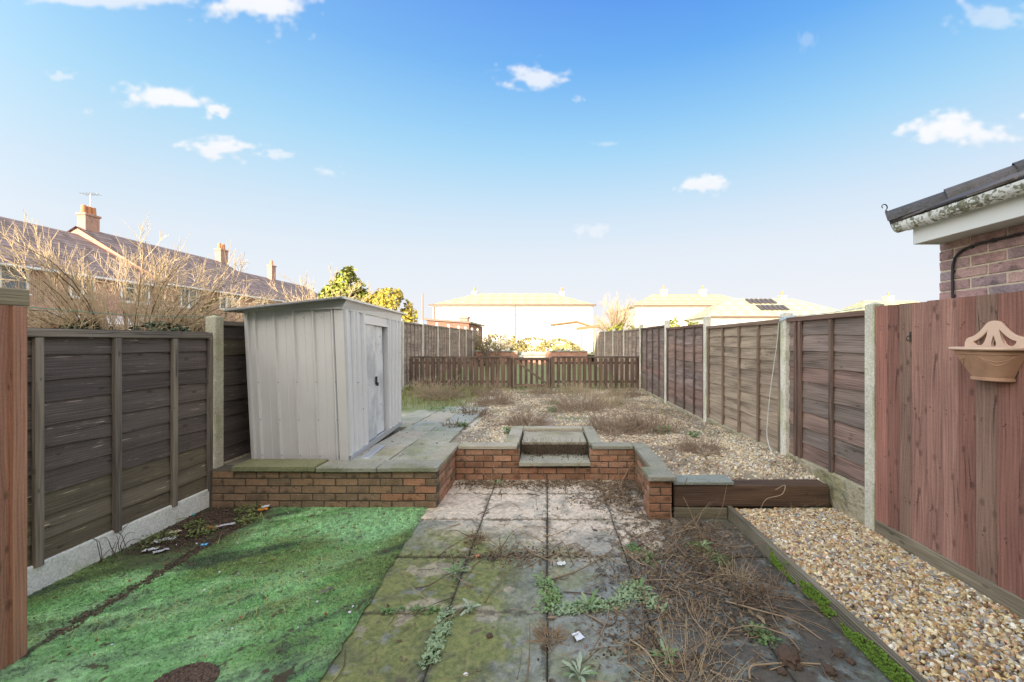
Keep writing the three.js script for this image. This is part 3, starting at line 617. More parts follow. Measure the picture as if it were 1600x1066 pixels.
// ---- left side
const LX = -3.40;
{
  const r = rng(83);
  const t = thing('lapped_fence', 'blackish brown lapped panel with peeling paint on the left beside the turf', 'fence', [LX - .02, .17, -2.27], Math.PI / 2);
  lapPanel(t, 1.86, 1.578, { r, mats: darkPeel, bmats: darkBatten, rows: 10, battens: [0, .245, .51, .775, .985], bw: .048, bd: .032, topw: .055, amp: .016 });
  // the lowest boards are bleached and mossy
  t.children.filter(c => c.name === 'board').slice(0, 3).forEach((c, i) => { c.material = darkOlive[i % 2]; });
  const g = one('base_board', cbox(1.95, .235, .05, .006, { r, jit: .003, ga: 0 }), conc([1, 1, .97], { bright: true, bumpScale: .002 }), 'pale concrete base board under the dark panel beside the turf', 'base board', null, [LX - .005, -.045, -3.2], [0, Math.PI / 2, 0]);
  one('fence_post', postGeo(.11, .11, 2.0, r), conc([.80, .75, .60]), 'mossy concrete post left of the metal shed at the end of the brick wall', 'fence post', null, [LX - .04, -.06, -4.235]);
  const t2 = thing('lapped_fence', 'dark lapped panel half hidden behind the left side of the metal shed', 'fence', [LX - .09, .36, -4.29], Math.PI / 2);
  lapPanel(t2, 1.84, 1.52, { r, mats: darkPeel.concat(darkOlive[0]), bmats: darkBatten, rows: 9, amp: .016 });
  one('base_board', cbox(1.9, .42, .05, .008, { r, jit: .003, ga: 0 }), concRough, 'dark concrete base board behind the left end of the brick wall', 'base board', null, [LX - .075, -.05, -5.24], [0, Math.PI / 2, 0]);
  // red boarded fence end, nearest on the left
  const f = thing('board_fence', 'reddish upright board fence end under a grey capping rail at the left edge', 'fence', [-2.765, 0, -.9], Math.PI / 2);
  const rm = wood([wd(.43, .21, .13), wd(.37, .18, .115), wd(.48, .25, .16)], {}, 2); let x = 0;
  while (x < 1.26) { const w = Math.min(.1, 1.272 - x); obj('board', featherBoard(w + (x + w < 1.26 ? .016 : 0), 1.85 + rr(r, -.004, .004), r), pick(r, rm), f, [x, .0, .002 + (Math.round(x * 100) % 2) * .001]); x += w; }
  obj('end_post', cbox(.075, 1.85, .07, .004, { r }), rm[0], f, [1.2325, 0, -.04]);
  obj('capping_rail', cbox(1.28, .085, .05, .004, { r, jit: .003 }), wood([wd(.24, .20, .13)])[0], f, [.637, 1.853, -.005]);
  // green wire stretched above the panel
  const b = new MB(); const A = P(20, 478, 2.3), B = P(322, 495, 4.24), pts = []; for (let i = 0; i <= 12; i++) { const q = A.clone().lerp(B, i / 12); q.y -= .02 * Math.sin(i / 12 * Math.PI); pts.push(q); }
  b.tube(pts, .0022, .0022, 5); one('fence_wire', b.geo(), M([.12, .36, .26]), 'thin green wire stretched above the dark left panel', 'wire');
}
// left fence beyond the picket fence
const lPost = [12.2, 14.15, 16.1, 18.0, 20.0, 21.7, 23.6, 25.5];
lPost.forEach((d, i) => {
  const r = rng(840 + i), top = i === 0 ? 2.34 : 2.38 + .01 * i;
  one('fence_post', postGeo(.10, .10, top - .2, r), concPost, i ? `thin pale concrete post on the far left, ${ORD[i - 1]} beyond the picket fence` : 'pale concrete post right of the shed where the picket fence starts', 'fence post', 'concrete posts of the far left fence', [-4.33, .2, -d]);
  if (i < lPost.length - 1) {
    const L = lPost[i + 1] - d - .11, t = thing('lapped_fence', `distant brown lapped panel on the left, ${ORD[i]} beyond the picket fence`, 'fence', [-4.345, .32, -(d + .055)], Math.PI / 2, 'far panels of the left fence');
    lapPanel(t, L, 1.93 + .01 * i, { r, mats: farBrown, rows: 9, battens: [.02, .2, .4, .6, .8, .98], cheap: true });
  }
});
{ // panels between the shed and the picket corner, set a little further out
  const r = rng(860), t = thing('lapped_fence', 'brown lapped panel seen just right of the metal shed', 'fence', [-4.345, .32, -10.3], Math.PI / 2);
  lapPanel(t, 1.84, 1.93, { r, mats: farBrown, rows: 9, battens: [.02, .25, .5, .75, .98] });
}

// ---- picket fence with a gate across the garden
const pickM = wood([wd(.15, .10, .072), wd(.125, .083, .063), wd(.175, .12, .085), wd(.145, .105, .08)]);
{
  const D = 12.25, y0 = .26, r = rng(87), PX = px => (px - CX) / F * D;
  const section = (name, lab, x0, x1, n, gapHi) => {
    const t = thing(name, lab, 'fence', [0, 0, -D], 0);
    for (let i = 0; i < n; i++) { const x = mix(x0 + .04, x1 - .04, i / (n - 1)); obj('picket', cbox((x0 < -1 ? .124 : .108) + rr(r, -.008, .008), .90 + rr(r, -.012, .012), .018, .002, { r, jit: .003 }), pick(r, pickM), t, [x + rr(r, -.008, .008), y0, .03], [0, 0, rr(r, -.008, .008)]); }
    obj('rail', cbox(x1 - x0, .07, .035, .003, { r }), pickM[1], t, [(x0 + x1) / 2, y0 + .16, 0]);
    obj('rail', cbox(x1 - x0, .07, .035, .003, { r }), pickM[0], t, [(x0 + x1) / 2, y0 + .72, 0]);
    obj('top_rail', cbox(x1 - x0, .05, .085, .004, { r, jit: .003 }), pickM[3], t, [(x0 + x1) / 2, y0 + .905, .02]);
    return t;
  };
  section('picket_fence', 'dark brown picket fence left of the small gate', PX(641), PX(797), 19);
  section('picket_fence', 'dark brown picket fence right of the small gate', PX(862), PX(998), 17);
  const g = thing('garden_gate', 'small dark brown picket gate with a diagonal brace in the middle of the picket fence', 'gate', [0, 0, -D]);
  const a = PX(803), b = PX(858);
  for (let i = 0; i < 7; i++) obj('picket', cbox(i === 6 ? .10 : .085, .86, .018, .002, { r, jit: .003 }), pick(r, pickM), g, [mix(a + .04, b - .04, i / 6), y0 + .02, .0]);
  obj('top_rail', cbox(b - a, .085, .03, .003, { r }), pickM[1], g, [(a + b) / 2, y0 + .83, .028]);
  obj('bottom_rail', cbox(b - a, .075, .03, .003, { r }), pickM[2], g, [(a + b) / 2, y0 + .05, .028]);
  const L = Math.hypot(b - a - .1, .72); obj('brace', cbox(L, .06, .026, .003, { r, cy: true }), wood([wd(.17, .13, .09)])[0], g, [(a + b) / 2, y0 + .475, .03], [0, 0, -Math.atan2(.70, b - a - .1)]);
  for (const [px, lab] of [[799.5, 'dark square timber post on the hinge side of the picket gate'], [861, 'dark square timber post on the latch side of the picket gate']]) one('gate_post', cbox(.075, 1.0, .075, .006, { r }), pickM[0], lab, 'gate post', null, [PX(px), y0 - .08, -D - .06]);
}
// ------------------------------------------------------------------ metal shed, bent a little out of square
{
  const C = { // corners [x, y, d]: left/right, front/back, bottom/top
    lfb: P(392.4, 717, 4.42), rfb: P(543.5, 720, 4.38), lft: P(380.5, 488, 4.45), rft: P(534.3, 483, 4.37),
    lbb: V(-3.30, .36, -6.25), rbb: P(624.8, 663, 6.20), lbt: V(-3.36, 1.96, -6.28), rbt: P(624.8, 502.5, 6.20) };
  const at = (s, t, h) => { // s across, t back, h up
    const l = (a, b, k) => a.clone().lerp(b, k);
    return l(l(l(C.lfb, C.rfb, s), l(C.lbb, C.rbb, s), t), l(l(C.lft, C.rft, s), l(C.lbt, C.rbt, s), t), h);
  };
  const W = 1.1, LEN = 1.84;
  const paint = tex(512, 512, (u, v) => {
    const n = fbm(u * 3, v * 3, 901, 5, 3, 3), f = vn(u * 180, v * 180, 907, 180, 180);
    return mix3([.90, .89, .88], [.74, .71, .67], .22 * sst(.45, .75, n)).map(c => c * (.95 + .05 * (f - .5)));
  }, { size: [1.1, 1.1] });
  const galv = tex(512, 512, (u, v) => {
    const n = fbm(u * 4, v * 5, 911, 5, 4, 5), sp = sst(.68, .74, fbm(u * 26, v * 26, 915, 3, 26, 26)) * sst(.45, .6, fbm(u * 3, v * 5, 917, 4, 3, 5));
    return mix3(mix3([.66, .67, .68], [.94, .94, .93], sst(.3, .7, n)), [.42, .36, .30], sp * .45);
  }, { size: [.9, .9] });
  const galvB = tex(256, 256, (u, v) => .5 + .9 * (fbm(u * 4, v * 4, 921, 3, 4, 4) - .5), { data: true, size: [.9, .9] });
  const grey = M([.80, .775, .765], { map: paint, roughness: .5, metalness: .12 }), white = M([.95, .95, .95], { map: paint, roughness: .42, metalness: .15 });  // same paint twice: door side lightened for the skylight it faces
  const door = M([.86, .86, .85], { map: galv, bumpMap: galvB, bumpScale: .02, roughness: .42, metalness: .1 });
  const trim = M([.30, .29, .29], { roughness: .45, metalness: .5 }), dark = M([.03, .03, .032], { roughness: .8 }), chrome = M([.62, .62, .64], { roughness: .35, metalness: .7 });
  const T = thing('metal_shed', 'pale grey ribbed metal garden shed with a low pent roof standing on the terrace', 'shed');
  // ribbed sheet: profile list of [along 0..1, out in metres]
  const sheet = (name, map3, prof, m, hs = [0, 1]) => { // map3(a, h, out) -> Vector3
    const polys = [];
    for (let j = 0; j < hs.length - 1; j++) for (let i = 0; i < prof.length - 1; i++) {
      const p = (a, h) => map3(a[0], h, a[1]).toArray();
      polys.push([p(prof[i], hs[j]), p(prof[i + 1], hs[j]), p(prof[i + 1], hs[j + 1]), p(prof[i], hs[j + 1])]);
    }
    return obj(name, soup(polys, 1), m, T);
  };
  const ribs = (list, w, L, h, minor = []) => { const p = [[0, 0]]; const all = [...list.map(a => [a, h, w]), ...minor.map(a => [a, h * .16, w * .4])].sort((a, b) => a[0] - b[0]); for (const [a, hh, ww] of all) p.push([a - (ww + .011) / L, 0], [a - (ww + .009) / L, hh > .02 ? -.03 : 0], [a - (ww + .001) / L, hh > .02 ? -.03 : 0], [a - ww / L, 0], [a - ww * .5 / L, hh], [a + ww * .5 / L, hh], [a + ww / L, 0]); p.push([1, 0]); return p; };
  const fz = (s, h, out) => at(s, 0, h).add(V(0, 0, out));
  sheet('front_panel', fz, ribs([.045, .118, .318, .512, .712, .905], .015, W, .026, [.225, .418, .615, .81]), grey);
  sheet('corner_post', (s, h, out) => at(.935 + .065 * s, 0, h).add(V(out * .35, 0, .019)), [[0, -.02], [0, 0], [1, 0], [1, .06]], grey);
  const fx = (t, h, out) => at(1, t, h).add(V(out, 0, 0));
  // right side: ribs before and after the door
  sheet('side_panel', (a, h, o) => fx(a * .285, h, o), ribs([.09, .42, .60, .93], .026, LEN * .285, .030), white);
  sheet('side_panel', (a, h, o) => fx(.70 + a * .30, h, o), ribs([.14, .40, .66, .93], .026, LEN * .3, .030), white);
  sheet('header', (a, h, o) => fx(.285 + a * .415, .925 + h * .075, o), [[0, 0], [1, 0]], white, [0, 1]);
  sheet('back_panel', (s, h) => at(s, 1, h), [[0, 0], [1, 0]], grey, [0, 1]); sheet('side_panel', (t, h) => at(0, t, h), [[0, 0], [1, 0]], grey, [0, 1]);
  // the opening is dark inside
  sheet('door', (a, h, o) => fx(.285 + a * .205, .035 + h * .89, o - .012), [[0, 0], [.04, .008], [.9, .010], [1, 0]], door, [0, 1]);
  sheet('door', (a, h, o) => fx(.485 + a * .18 - .012 * h, .035 + h * .89, o - .030), [[0, .006], [.1, .01], [.93, .010], [1, -.02]], door, [0, 1]);
  sheet('door_frame', (a, h, o) => fx(.278 + a * .014, h * .945, o), [[0, 0], [0, .022], [1, .022], [1, -.02]], white, [0, 1]);
  sheet('door_frame', (a, h, o) => fx(.694 + a * .014, h * .945, o), [[0, -.05], [0, .022], [1, .022], [1, 0]], white, [0, 1]);
  sheet('door_frame', (a, h, o) => fx(.285 + a * .415, .925 + h * .02, o), [[0, .02], [1, .02]], white, [0, 1]);
  sheet('door_track', (a, h, o) => fx(a, h * .035 - .006, o), [[0, 0], [0, .03], [1, .03], [1, 0]], chrome, [0, 1]);
  sheet('door_track', (a, h, o) => fx(a, .03, o * 1).add(V(h * -.05, 0, 0)), [[0, .03], [1, .03]], chrome, [0, 1]);
  // hasp and padlock
  const hp = fx(.468, .47, .012); obj('hasp', cbox(.008, .10, .045, .002), dark, T, [hp.x, hp.y - .03, hp.z]); obj('padlock', cbox(.022, .045, .036, .005), M([.05, .045, .04], { roughness: .4, metalness: .6 }), T, [hp.x + .012, hp.y - .05, hp.z]);
  const sc = new MB(); for (const [s, h] of [.118, .318, .512, .712, .905].flatMap(s => [[s + .012, .03], [s + .012, .52], [s + .012, .27]]).concat([[.45, .95], [.62, .95], [.8, .95]])) { const c = fz(s, h, .019); sc.tube([c, c.clone().add(V(0, 0, .005))], .006, .004, 6); }
  for (const [t, h] of [[.02, .55], [.15, .5], [.22, .3], [.74, .5], [.9, .4], [.97, .7]]) { const c = fx(t, h, .02); sc.tube([c, c.clone().add(V(.006, 0, 0))], .006, .004, 6); }
  obj('screw', sc.geo(), dark, T);
  // dark rim strip at the right of the door gap is the open gap itself: its shade is a near-black sheet
  sheet('gap_shade', (a, h, o) => fx(.28 + a * .43, h * .94, o), [[0, -.09], [1, -.09]], dark, [0, 1]);
  // roof: high on the door side
  const rf = { lf: P(351, 485.5, 4.24), rf: P(534, 465, 4.22), rb: P(634.5, 491.5, 6.36), lb: V(-3.52, 1.99, -6.42) };
  const rp = (s, t) => rf.lf.clone().lerp(rf.rf, s).lerp(rf.lb.clone().lerp(rf.rb, s), t);
  { const polys = [], N = 12; for (let i = 0; i < N; i++) { const a = i / N, b = (i + 1) / N, u = .012; const q = (t, s, up) => rp(s, t).add(V(0, up, 0)).toArray();
      polys.push([q(a, 0, 0), q(a, 1, 0), q(a + .012, 1, u), q(a + .012, 0, u)], [q(a + .012, 0, u), q(a + .012, 1, u), q(b, 1, 0), q(b, 0, 0)]); }
    obj('roof', soup(polys, 0), M([.55, .56, .58], { map: paint, roughness: .5, metalness: .25 }), T); }
  const edge = (a, b, m, th = .022) => { const d = b.clone().sub(a), L = d.length(), g = cbox(L, th, .03, .004, { cy: true }); const o = obj('roof_trim', g, m, T); o.position.copy(a).lerp(b, .5).add(V(0, .002, 0)); o.quaternion.setFromUnitVectors(V(1, 0, 0), d.normalize()); };
  edge(rf.lf, rf.rf, trim); edge(rf.rf, rf.rb, chrome, .026); edge(rf.lf, rf.lb, trim);
  // gable infill and side fascia under the roof
  const fas = (a0, b0, a1, b1, m) => obj('fascia', soup([[a0, b0, b1, a1].map(p => p.toArray())], 0), m, T);
  fas(at(-.005, 0, .995).add(V(0, 0, .045)), at(1.01, 0, 1.0).add(V(0, 0, .045)), rp(.16, .075), rp(.985, .07), grey);
  fas(at(1, 0, 1).add(V(.012, 0, .045)), at(1, 1, 1).add(V(.012, 0, 0)), rp(.985, .07), rp(.985, .93), white);
  // loose metal flashing on the slabs by the door
  one('metal_strip', cbox(.10, .006, .55, .002, { r: rng(3), jit: .004 }), chrome, 'loose bent metal strip lying on the slabs below the shed door', 'metal strip', null, [-2.02, .385, -4.75], [0, .05, .04]);
}

// ------------------------------------------------------------------ brick outbuilding beyond the red fence
{
  const T = thing('brick_outbuilding', 'pinkish brick outbuilding with white fascia and mossy gutter behind the red fence', 'outbuilding');
  const r = rng(91), WX = 2.90, D0 = 3.03;
  const bm = [[.72, .44, .40], [.66, .41, .39], [.58, .40, .41], [.74, .48, .43], [.54, .41, .43], [.68, .44, .42]].map(brickM);
  const pale = M([.72, .62, .47], { bumpMap: concBump, bumpScale: .006 });
  obj('wall', prism([[WX + .006, -.05], [WX + 3.2, -.05], [WX + 3.2, 2.40], [WX + .006, 2.40]], -(D0 - .006), 1), pale, T);
  for (let c = 0; c < 12; c++) { // courses seen above the fence
    let d = D0 - (c % 2 ? -.0 : 0), first = c % 2; const y = 1.585 + c * .075; if (y > 2.38) break;
    while (d > 1.9) { const L = first ? .1025 : .215; first = 0; obj('brick', brickGeo(L, Math.floor(r() * 5), .06), pick(r, bm), T, [WX + .03 + rr(r, -.002, .002), y, -(d - L / 2)], [0, Math.PI / 2, 0]); d -= L + .01; }
  }
  const white = M([.86, .87, .86], { roughness: .35 }), und = M([.72, .72, .70], { roughness: .5 });
  obj('fascia', prism([[2.672, 2.375], [2.69, 2.375], [2.69, 2.50], [2.672, 2.50]], -2.99, 1), white, T);
  obj('fascia', prism([[2.69, 2.375], [6, 2.375], [6, 2.50], [2.69, 2.50]], -2.997, -2.979), white, T);
  obj('soffit', prism([[2.69, 2.385], [2.92, 2.385], [2.92, 2.395], [2.69, 2.395]], -2.979, 1), und, T);
  // gutter with lichen
  const lich = tex(1024, 256, (u, v) => { const n = fbm(u * 90, v * 12, 931, 5, 90, 12), b = fbm(u * 7, v * 1, 933, 3, 7, 1), f = vn(u * 160, v * 30, 935, 160, 30); const m = sst(.47, .58, n * .7 + f * .2 + .22 * (b - .35)) ; return mix3([.80, .81, .79], mix3([.10, .11, .07], [.35, .34, .24], f), m); }, { size: [1.6, .2] });
  const gm = M([1, 1, 1], { map: lich, roughness: .6 });
  const GX = 2.622, GY = 2.532, prof = []; for (let i = 0; i <= 8; i++) { const a = Math.PI + i / 8 * Math.PI; prof.push([GX + .05 * Math.cos(a), GY + .054 * Math.sin(a)]); } prof.push([GX + .05, GY + .004], [GX + .044, GY + .004]); for (let i = 8; i >= 0; i--) { const a = Math.PI + i / 8 * Math.PI; prof.push([GX + .044 * Math.cos(a), GY + .003 + .046 * Math.sin(a)]); } prof.push([GX - .05, GY + .012]);
  obj('gutter', prism(prof, -3.06, 1), gm, T);
  const clip = []; for (let i = 0; i <= 8; i++) { const a = Math.PI + i / 8 * Math.PI; clip.push([GX + .057 * Math.cos(a), GY + .061 * Math.sin(a)]); } for (let i = 8; i >= 0; i--) { const a = Math.PI + i / 8 * Math.PI; clip.push([GX + .0505 * Math.cos(a), GY + .0545 * Math.sin(a)]); }
  for (const d of [2.97, 2.80]) obj('gutter_clip', prism(clip, -d, -d + .035), white, T);
  // hipped roof of dark tiles; the hip runs up from the corner
  const tileM = [[.085, .08, .088], [.11, .10, .105], [.07, .068, .075], [.13, .11, .10]].map(c => conc(c.map(q => q * 1.6), { roughness: .7 }));
  const p = 21 * Math.PI / 180, ex = 2.605, ey = 2.558, ed = 3.07;
  const up = (t, d) => [ex + t * Math.cos(p), ey + t * Math.sin(p), -d];
  obj('roof', soup([[up(0, -1), up(0, ed), up(2.6, ed - 2.6 * Math.cos(p)), up(2.6, -1)], [[ex, ey, -ed], [ex + 5, ey, -ed], [ex + 2.34, ey + 2.6 * Math.sin(p), -(ed - 2.34)]]], 0).translate(0, -.02, 0), tileM[2], T);
  for (let k = 0; k < 4; k++) for (let i = 0; i < 12; i++) { const t = k * .26 - .02, d = ed - .02 - (t + .14) * Math.cos(p) - i * .27 - (k % 2) * .13; if (d < .6) continue;
    obj('roof_tile', cbox(.30, .018, .262, .004, { r, jit: .004 }), pick(r, tileM), T, [ex + (t + .13) * Math.cos(p), ey + (t + .13) * Math.sin(p) + .012, -d + .02], [0, 0, p + .05]); }
  for (let i = 0; i < 7; i++) { // half round hip tiles
    const polys = [], N = 7, L = .36; for (let k = 0; k < N; k++) { const a = k / N * Math.PI, b = (k + 1) / N * Math.PI; polys.push([[0, .085 * Math.sin(a), .10 * Math.cos(a)], [L, .10 * Math.sin(a), .115 * Math.cos(a)], [L, .10 * Math.sin(b), .115 * Math.cos(b)], [0, .085 * Math.sin(b), .10 * Math.cos(b)]]); }
    const o = obj('hip_tile', soup(polys, 0, r(), r()), tileM[i % 3 === 1 ? 1 : i % 2 ? 0 : 2], T), dir = V(Math.cos(p), Math.sin(p), Math.cos(p)).normalize();
    const q = new THREE.Quaternion().setFromRotationMatrix(new THREE.Matrix4().makeBasis(dir.clone().negate(), V(0, 0, 0).crossVectors(V(0, 0, 0).crossVectors(dir, V(0, 1, 0)), dir).normalize(), V(0, 0, 0).crossVectors(dir, V(0, 1, 0)).normalize().negate()));
    o.quaternion.copy(q); o.position.set(ex, ey + .0, -ed).addScaledVector(dir, .0 + (i + 1) * .33);
  }
  obj('hip_mortar', cbox(.10, .09, .10, .03, { r, jit: .01 }), conc([.50, .33, .22]), T, [ex + .045, ey - .005, -ed + .04]);
  const iron = new MB(), ip = []; for (let i = 0; i <= 14; i++) { const a = -1.2 + i / 14 * 5.2, q = .03 * (1 - i / 22); ip.push(V(-.028 + q * Math.cos(a), .055 + q * Math.sin(a), 0)); } ip.unshift(V(.09, -.02, 0), V(.03, .012, 0)); iron.tube(ip, .0045, .003, 6); obj('hip_iron', iron.geo(), M([.07, .055, .05], { roughness: .7, metalness: .4 }), T, [ex - .045, ey + .065, -ed - .01]);
  // black pipe clipped to the wall
  const pipe = thing('wall_pipe', 'thin black pipe curving down the pinkish brick outbuilding wall', 'pipe'), pm = M([.035, .034, .038], { roughness: .5 });
  const at = (px, py) => { const D = (WX - .014) / ((px - CX) / F); return P(px, py, D); };
  const pts = [at(1700, 340), at(1640, 352), at(1600, 364.5), at(1552, 375.5), at(1520, 384), at(1504, 391), at(1494.5, 400), at(1489.5, 412), at(1488.5, 424), at(1488.5, 445), at(1488.8, 466)];
  const curve = new THREE.CatmullRomCurve3(pts, false, 'centripetal'); obj('pipe', new THREE.TubeGeometry(curve, 60, .0085, 8), pm, pipe);
  for (const [px, py] of [[1552, 375.5], [1518, 385], [1488.6, 424], [1488.7, 463]]) { const q = at(px, py); obj('clip', cbox(.02, .026, .022, .005, { cy: true }), pm, pipe, [q.x + .004, q.y, q.z]); }
}

// ------------------------------------------------------------------ terracotta wall planter
{
  const D = 2.475, X = RX + .014;
  const T = thing('wall_planter', 'terracotta half basket wall planter with cut out back plate on the red fence', 'planter', [X, 1.43, -D], -Math.PI / 2);
  // local: x towards the viewer's near side, y up, z out of the fence
  const tm = M([.66, .385, .25], { roughness: .6, map: tex(256, 256, (u, v) => .8 + .3 * (fbm(u * 6, v * 6, 941, 4, 6, 6) - .5), { size: [.3, .3] }) }), pale = M([.80, .57, .43], { roughness: .55 });
  const s = new THREE.Shape(); // back plate with the ogee top
  s.moveTo(-.168, .185); s.bezierCurveTo(-.172, .235, -.165, .255, -.14, .262); s.bezierCurveTo(-.095, .27, -.055, .325, -.04, .345); s.bezierCurveTo(-.02, .365, .02, .365, .04, .345); s.bezierCurveTo(.055, .325, .095, .27, .14, .262); s.bezierCurveTo(.165, .255, .172, .235, .168, .185); s.lineTo(-.168, .185);
  const hole = (m) => { const h = new THREE.Path(); h.moveTo(m * .032, .31); h.bezierCurveTo(m * .06, .275, m * .09, .245, m * .122, .240); h.bezierCurveTo(m * .118, .205, m * .085, .205, m * .065, .215); h.bezierCurveTo(m * .045, .235, m * .035, .275, m * .032, .31); return h; };
  const drop = new THREE.Path(); drop.moveTo(0, .275); drop.bezierCurveTo(.008, .25, .018, .225, .012, .213); drop.bezierCurveTo(.006, .203, -.006, .203, -.012, .213); drop.bezierCurveTo(-.018, .225, -.008, .25, 0, .275);
  const eye = new THREE.Path(); eye.absarc(0, .318, .006, 0, 6.283, true);
  s.holes.push(hole(1), hole(-1), drop, eye);
  obj('back_plate', new THREE.ExtrudeGeometry(s, { depth: .012, bevelEnabled: true, bevelThickness: .003, bevelSize: .003, bevelSegments: 2, curveSegments: 10 }), pale, T, [0, 0, .002]);
  // bowl: stack of half-octagon-ish outlines
  const outl = (w, dp, y) => { const o = []; for (let i = 0; i <= 16; i++) { const a = i / 16 * Math.PI; const c = Math.cos(a), q = Math.sin(a); o.push([w * Math.sign(c) * Math.pow(Math.abs(c), .72), y, dp * Math.pow(q, .62)]); } return o; };
  const levels = [[.098, .085, 0], [.104, .092, .004], [.104, .092, .018], [.098, .088, .022], [.118, .112, .07], [.142, .14, .125], [.155, .158, .165], [.157, .160, .178], [.178, .182, .184], [.184, .188, .192], [.182, .186, .202], [.172, .176, .204], [.150, .152, .196], [.138, .13, .12], [.09, .07, .03]];
  const pos = [], idx = [], uv = []; levels.forEach(([w, dp, y]) => outl(w, dp, y).forEach(q => { pos.push(...q); uv.push(q[0], q[1]); }));
  for (let j = 0; j < levels.length - 1; j++) for (let i = 0; i < 16; i++) { const a = j * 17 + i; idx.push(a, a + 17, a + 1, a + 1, a + 17, a + 18); }
  const bowl = (from, to) => { const ii = []; for (let j = from; j < to; j++) for (let i = 0; i < 16; i++) { const a = j * 17 + i; ii.push(a, a + 17, a + 1, a + 1, a + 17, a + 18); } return toCreasedNormals(geo(pos, uv, ii), .7); };
  obj('bowl', bowl(0, 8), tm, T); obj('rim', bowl(7, 14), pale, T);
  obj('base', soup([outl(.098, .085, 0)]), tm, T);
  obj('soil', soup([outl(.140, .135, .13)]), M([.12, .08, .05], { roughness: 1, bumpMap: concBump, bumpScale: .01 }), T);
  // moulded swags and the tie
  const onB = (f, y) => { const k = clamp((y - .022) / .143), w = mix(.098, .155, k), dp = mix(.088, .158, k), a = Math.PI * f, c = Math.cos(a), q = Math.sin(a); return V(w * Math.sign(c) * Math.pow(Math.abs(c), .72), y, dp * Math.pow(q, .62)); };
  const sw = new MB();
  for (const [f0, f1, y0, dip] of [[.06, .46, .150, .05], [.06, .46, .150, .028], [.54, .94, .150, .05], [.54, .94, .150, .028]]) { const q = []; for (let i = 0; i <= 14; i++) { const t = i / 14; q.push(onB(mix(f0, f1, t), y0 - dip * Math.sin(t * Math.PI) - .004)); } sw.tube(q, .004, .004, 6); }
  for (const f of [.465, .535]) sw.tube([onB(f, .152), onB(f + (f - .5) * .5, .12), onB(f + (f - .5) * .9, .075)], .005, .006, 6);
  const ring = []; for (let i = 0; i <= 20; i++) ring.push(onB(.03 + .94 * i / 20, .162)); sw.tube(ring, .004, .004, 6);
  obj('moulding', sw.geo(), tm, T);
}

// ------------------------------------------------------------------ blue cord and white cable on the right fence
{
  const b = new MB(), c = V(RX + .05, 1.945, -4.70), q = [];
  for (let k = 0; k < 4; k++) { const p = []; for (let i = 0; i <= 16; i++) { const a = i / 16 * 6.283; p.push(V(c.x + .062 * Math.sign(Math.cos(a)) * Math.pow(Math.abs(Math.cos(a)), .4), c.y - .03 + k * .012 + .025 * Math.sin(a + k), c.z + .062 * Math.sign(Math.sin(a)) * Math.pow(Math.abs(Math.sin(a)), .4))); } b.tube(p, .004, .004, 5); }
  const A = V(RX + .0, 1.95, -4.62), B = V(RX + .01, 1.955, -3.50); for (let i = 0; i <= 10; i++) { const p = A.clone().lerp(B, i / 10); p.y -= .012 * Math.sin(i / 10 * 3.14); q.push(p); } b.tube(q, .004, .004, 5);
  one('blue_cord', b.geo(), M([.55, .70, .80], { roughness: .6 }), 'pale blue cord tied round the concrete post and stretched along the panel', 'cord');
  const w = new MB(), on = (px, py, dx = 0) => { const D = (RX + .02 - dx) / ((px - CX) / F); return P(px, py, D); };
  const pts = [on(1217, 504, .03), on(1215, 530, .02), on(1208, 580, .02), on(1204, 610, .03), on(1200, 650, .03), on(1198.5, 680, .05), on(1203, 700, .08), on(1211, 712, .12), on(1224, 722, .13)];
  w.tube(new THREE.CatmullRomCurve3(pts).getPoints(50), .0045, .0045, 6);
  one('white_cable', w.geo(), M([.78, .77, .72], { roughness: .5 }), 'thin white cable hanging down before the grey-brown right panel', 'cable');
}
// ------------------------------------------------------------------ houses
const farBrick = tex(512, 512, (u, v, i, j) => { // 1.8 m x 1.2 m of stretcher bond, seen from 15 m and more
  const row = Math.floor(v * 16), fy = v * 16 - row, xx = u * 8 + (row % 2) * .5, col = Math.floor(xx), fx = xx - col, h = hash2(((col % 8) + 8) % 8, row, 21);
  const n = fbm(u * 20, v * 20, 951, 3, 20, 20); let c = mix3([.46, .24, .18], [.60, .34, .26], h); if (h > .86) c = [.38, .22, .18];
  c = c.map(q => q * (.8 + .4 * n)); if (fy < .13 || fx < .045) c = [.58, .50, .42]; return c;
}, { size: [1.8, 1.2] });
const farTile = tex(256, 256, (u, v) => { const row = Math.floor(v * 4), fy = v * 4 - row, xx = u * 4 + (row % 2) * .5, col = Math.floor(xx), fx = xx - col; const h = hash2(((col % 4) + 4) % 4, row, 23), n = fbm(u * 12, v * 12, 955, 3, 12, 12); let c = .75 + .4 * (h - .5) + .4 * (n - .5); if (fy < .16) c *= .45; if (fx < .07) c *= .7; return [c, c * .96, c * .93]; }, { size: [1.3, 1.3] });
const render = tex(256, 256, (u, v) => .82 + .3 * (fbm(u * 5, v * 5, 957, 5, 5, 5) - .5), { size: [3, 3] });
const brickWall = M([.95, .92, .9], { map: farBrick, roughness: .95 }), tileRoof = M([.40, .30, .275], { map: farTile, bumpMap: farTile, bumpScale: .03 }), tilePale = M([.60, .61, .38], { map: farTile, bumpMap: farTile, bumpScale: .03 });
const renderM = M([.80, .77, .70], { map: render }), whiteP = M([.84, .84, .82], { roughness: .4 }), paneM = new THREE.MeshPhysicalMaterial({ color: rgb(.10, .12, .14), roughness: .06, metalness: 0, clearcoat: 1, clearcoatRoughness: .03, side: THREE.DoubleSide }), potM = M([.55, .24, .12]), brownP = M([.13, .075, .05], { roughness: .5 });
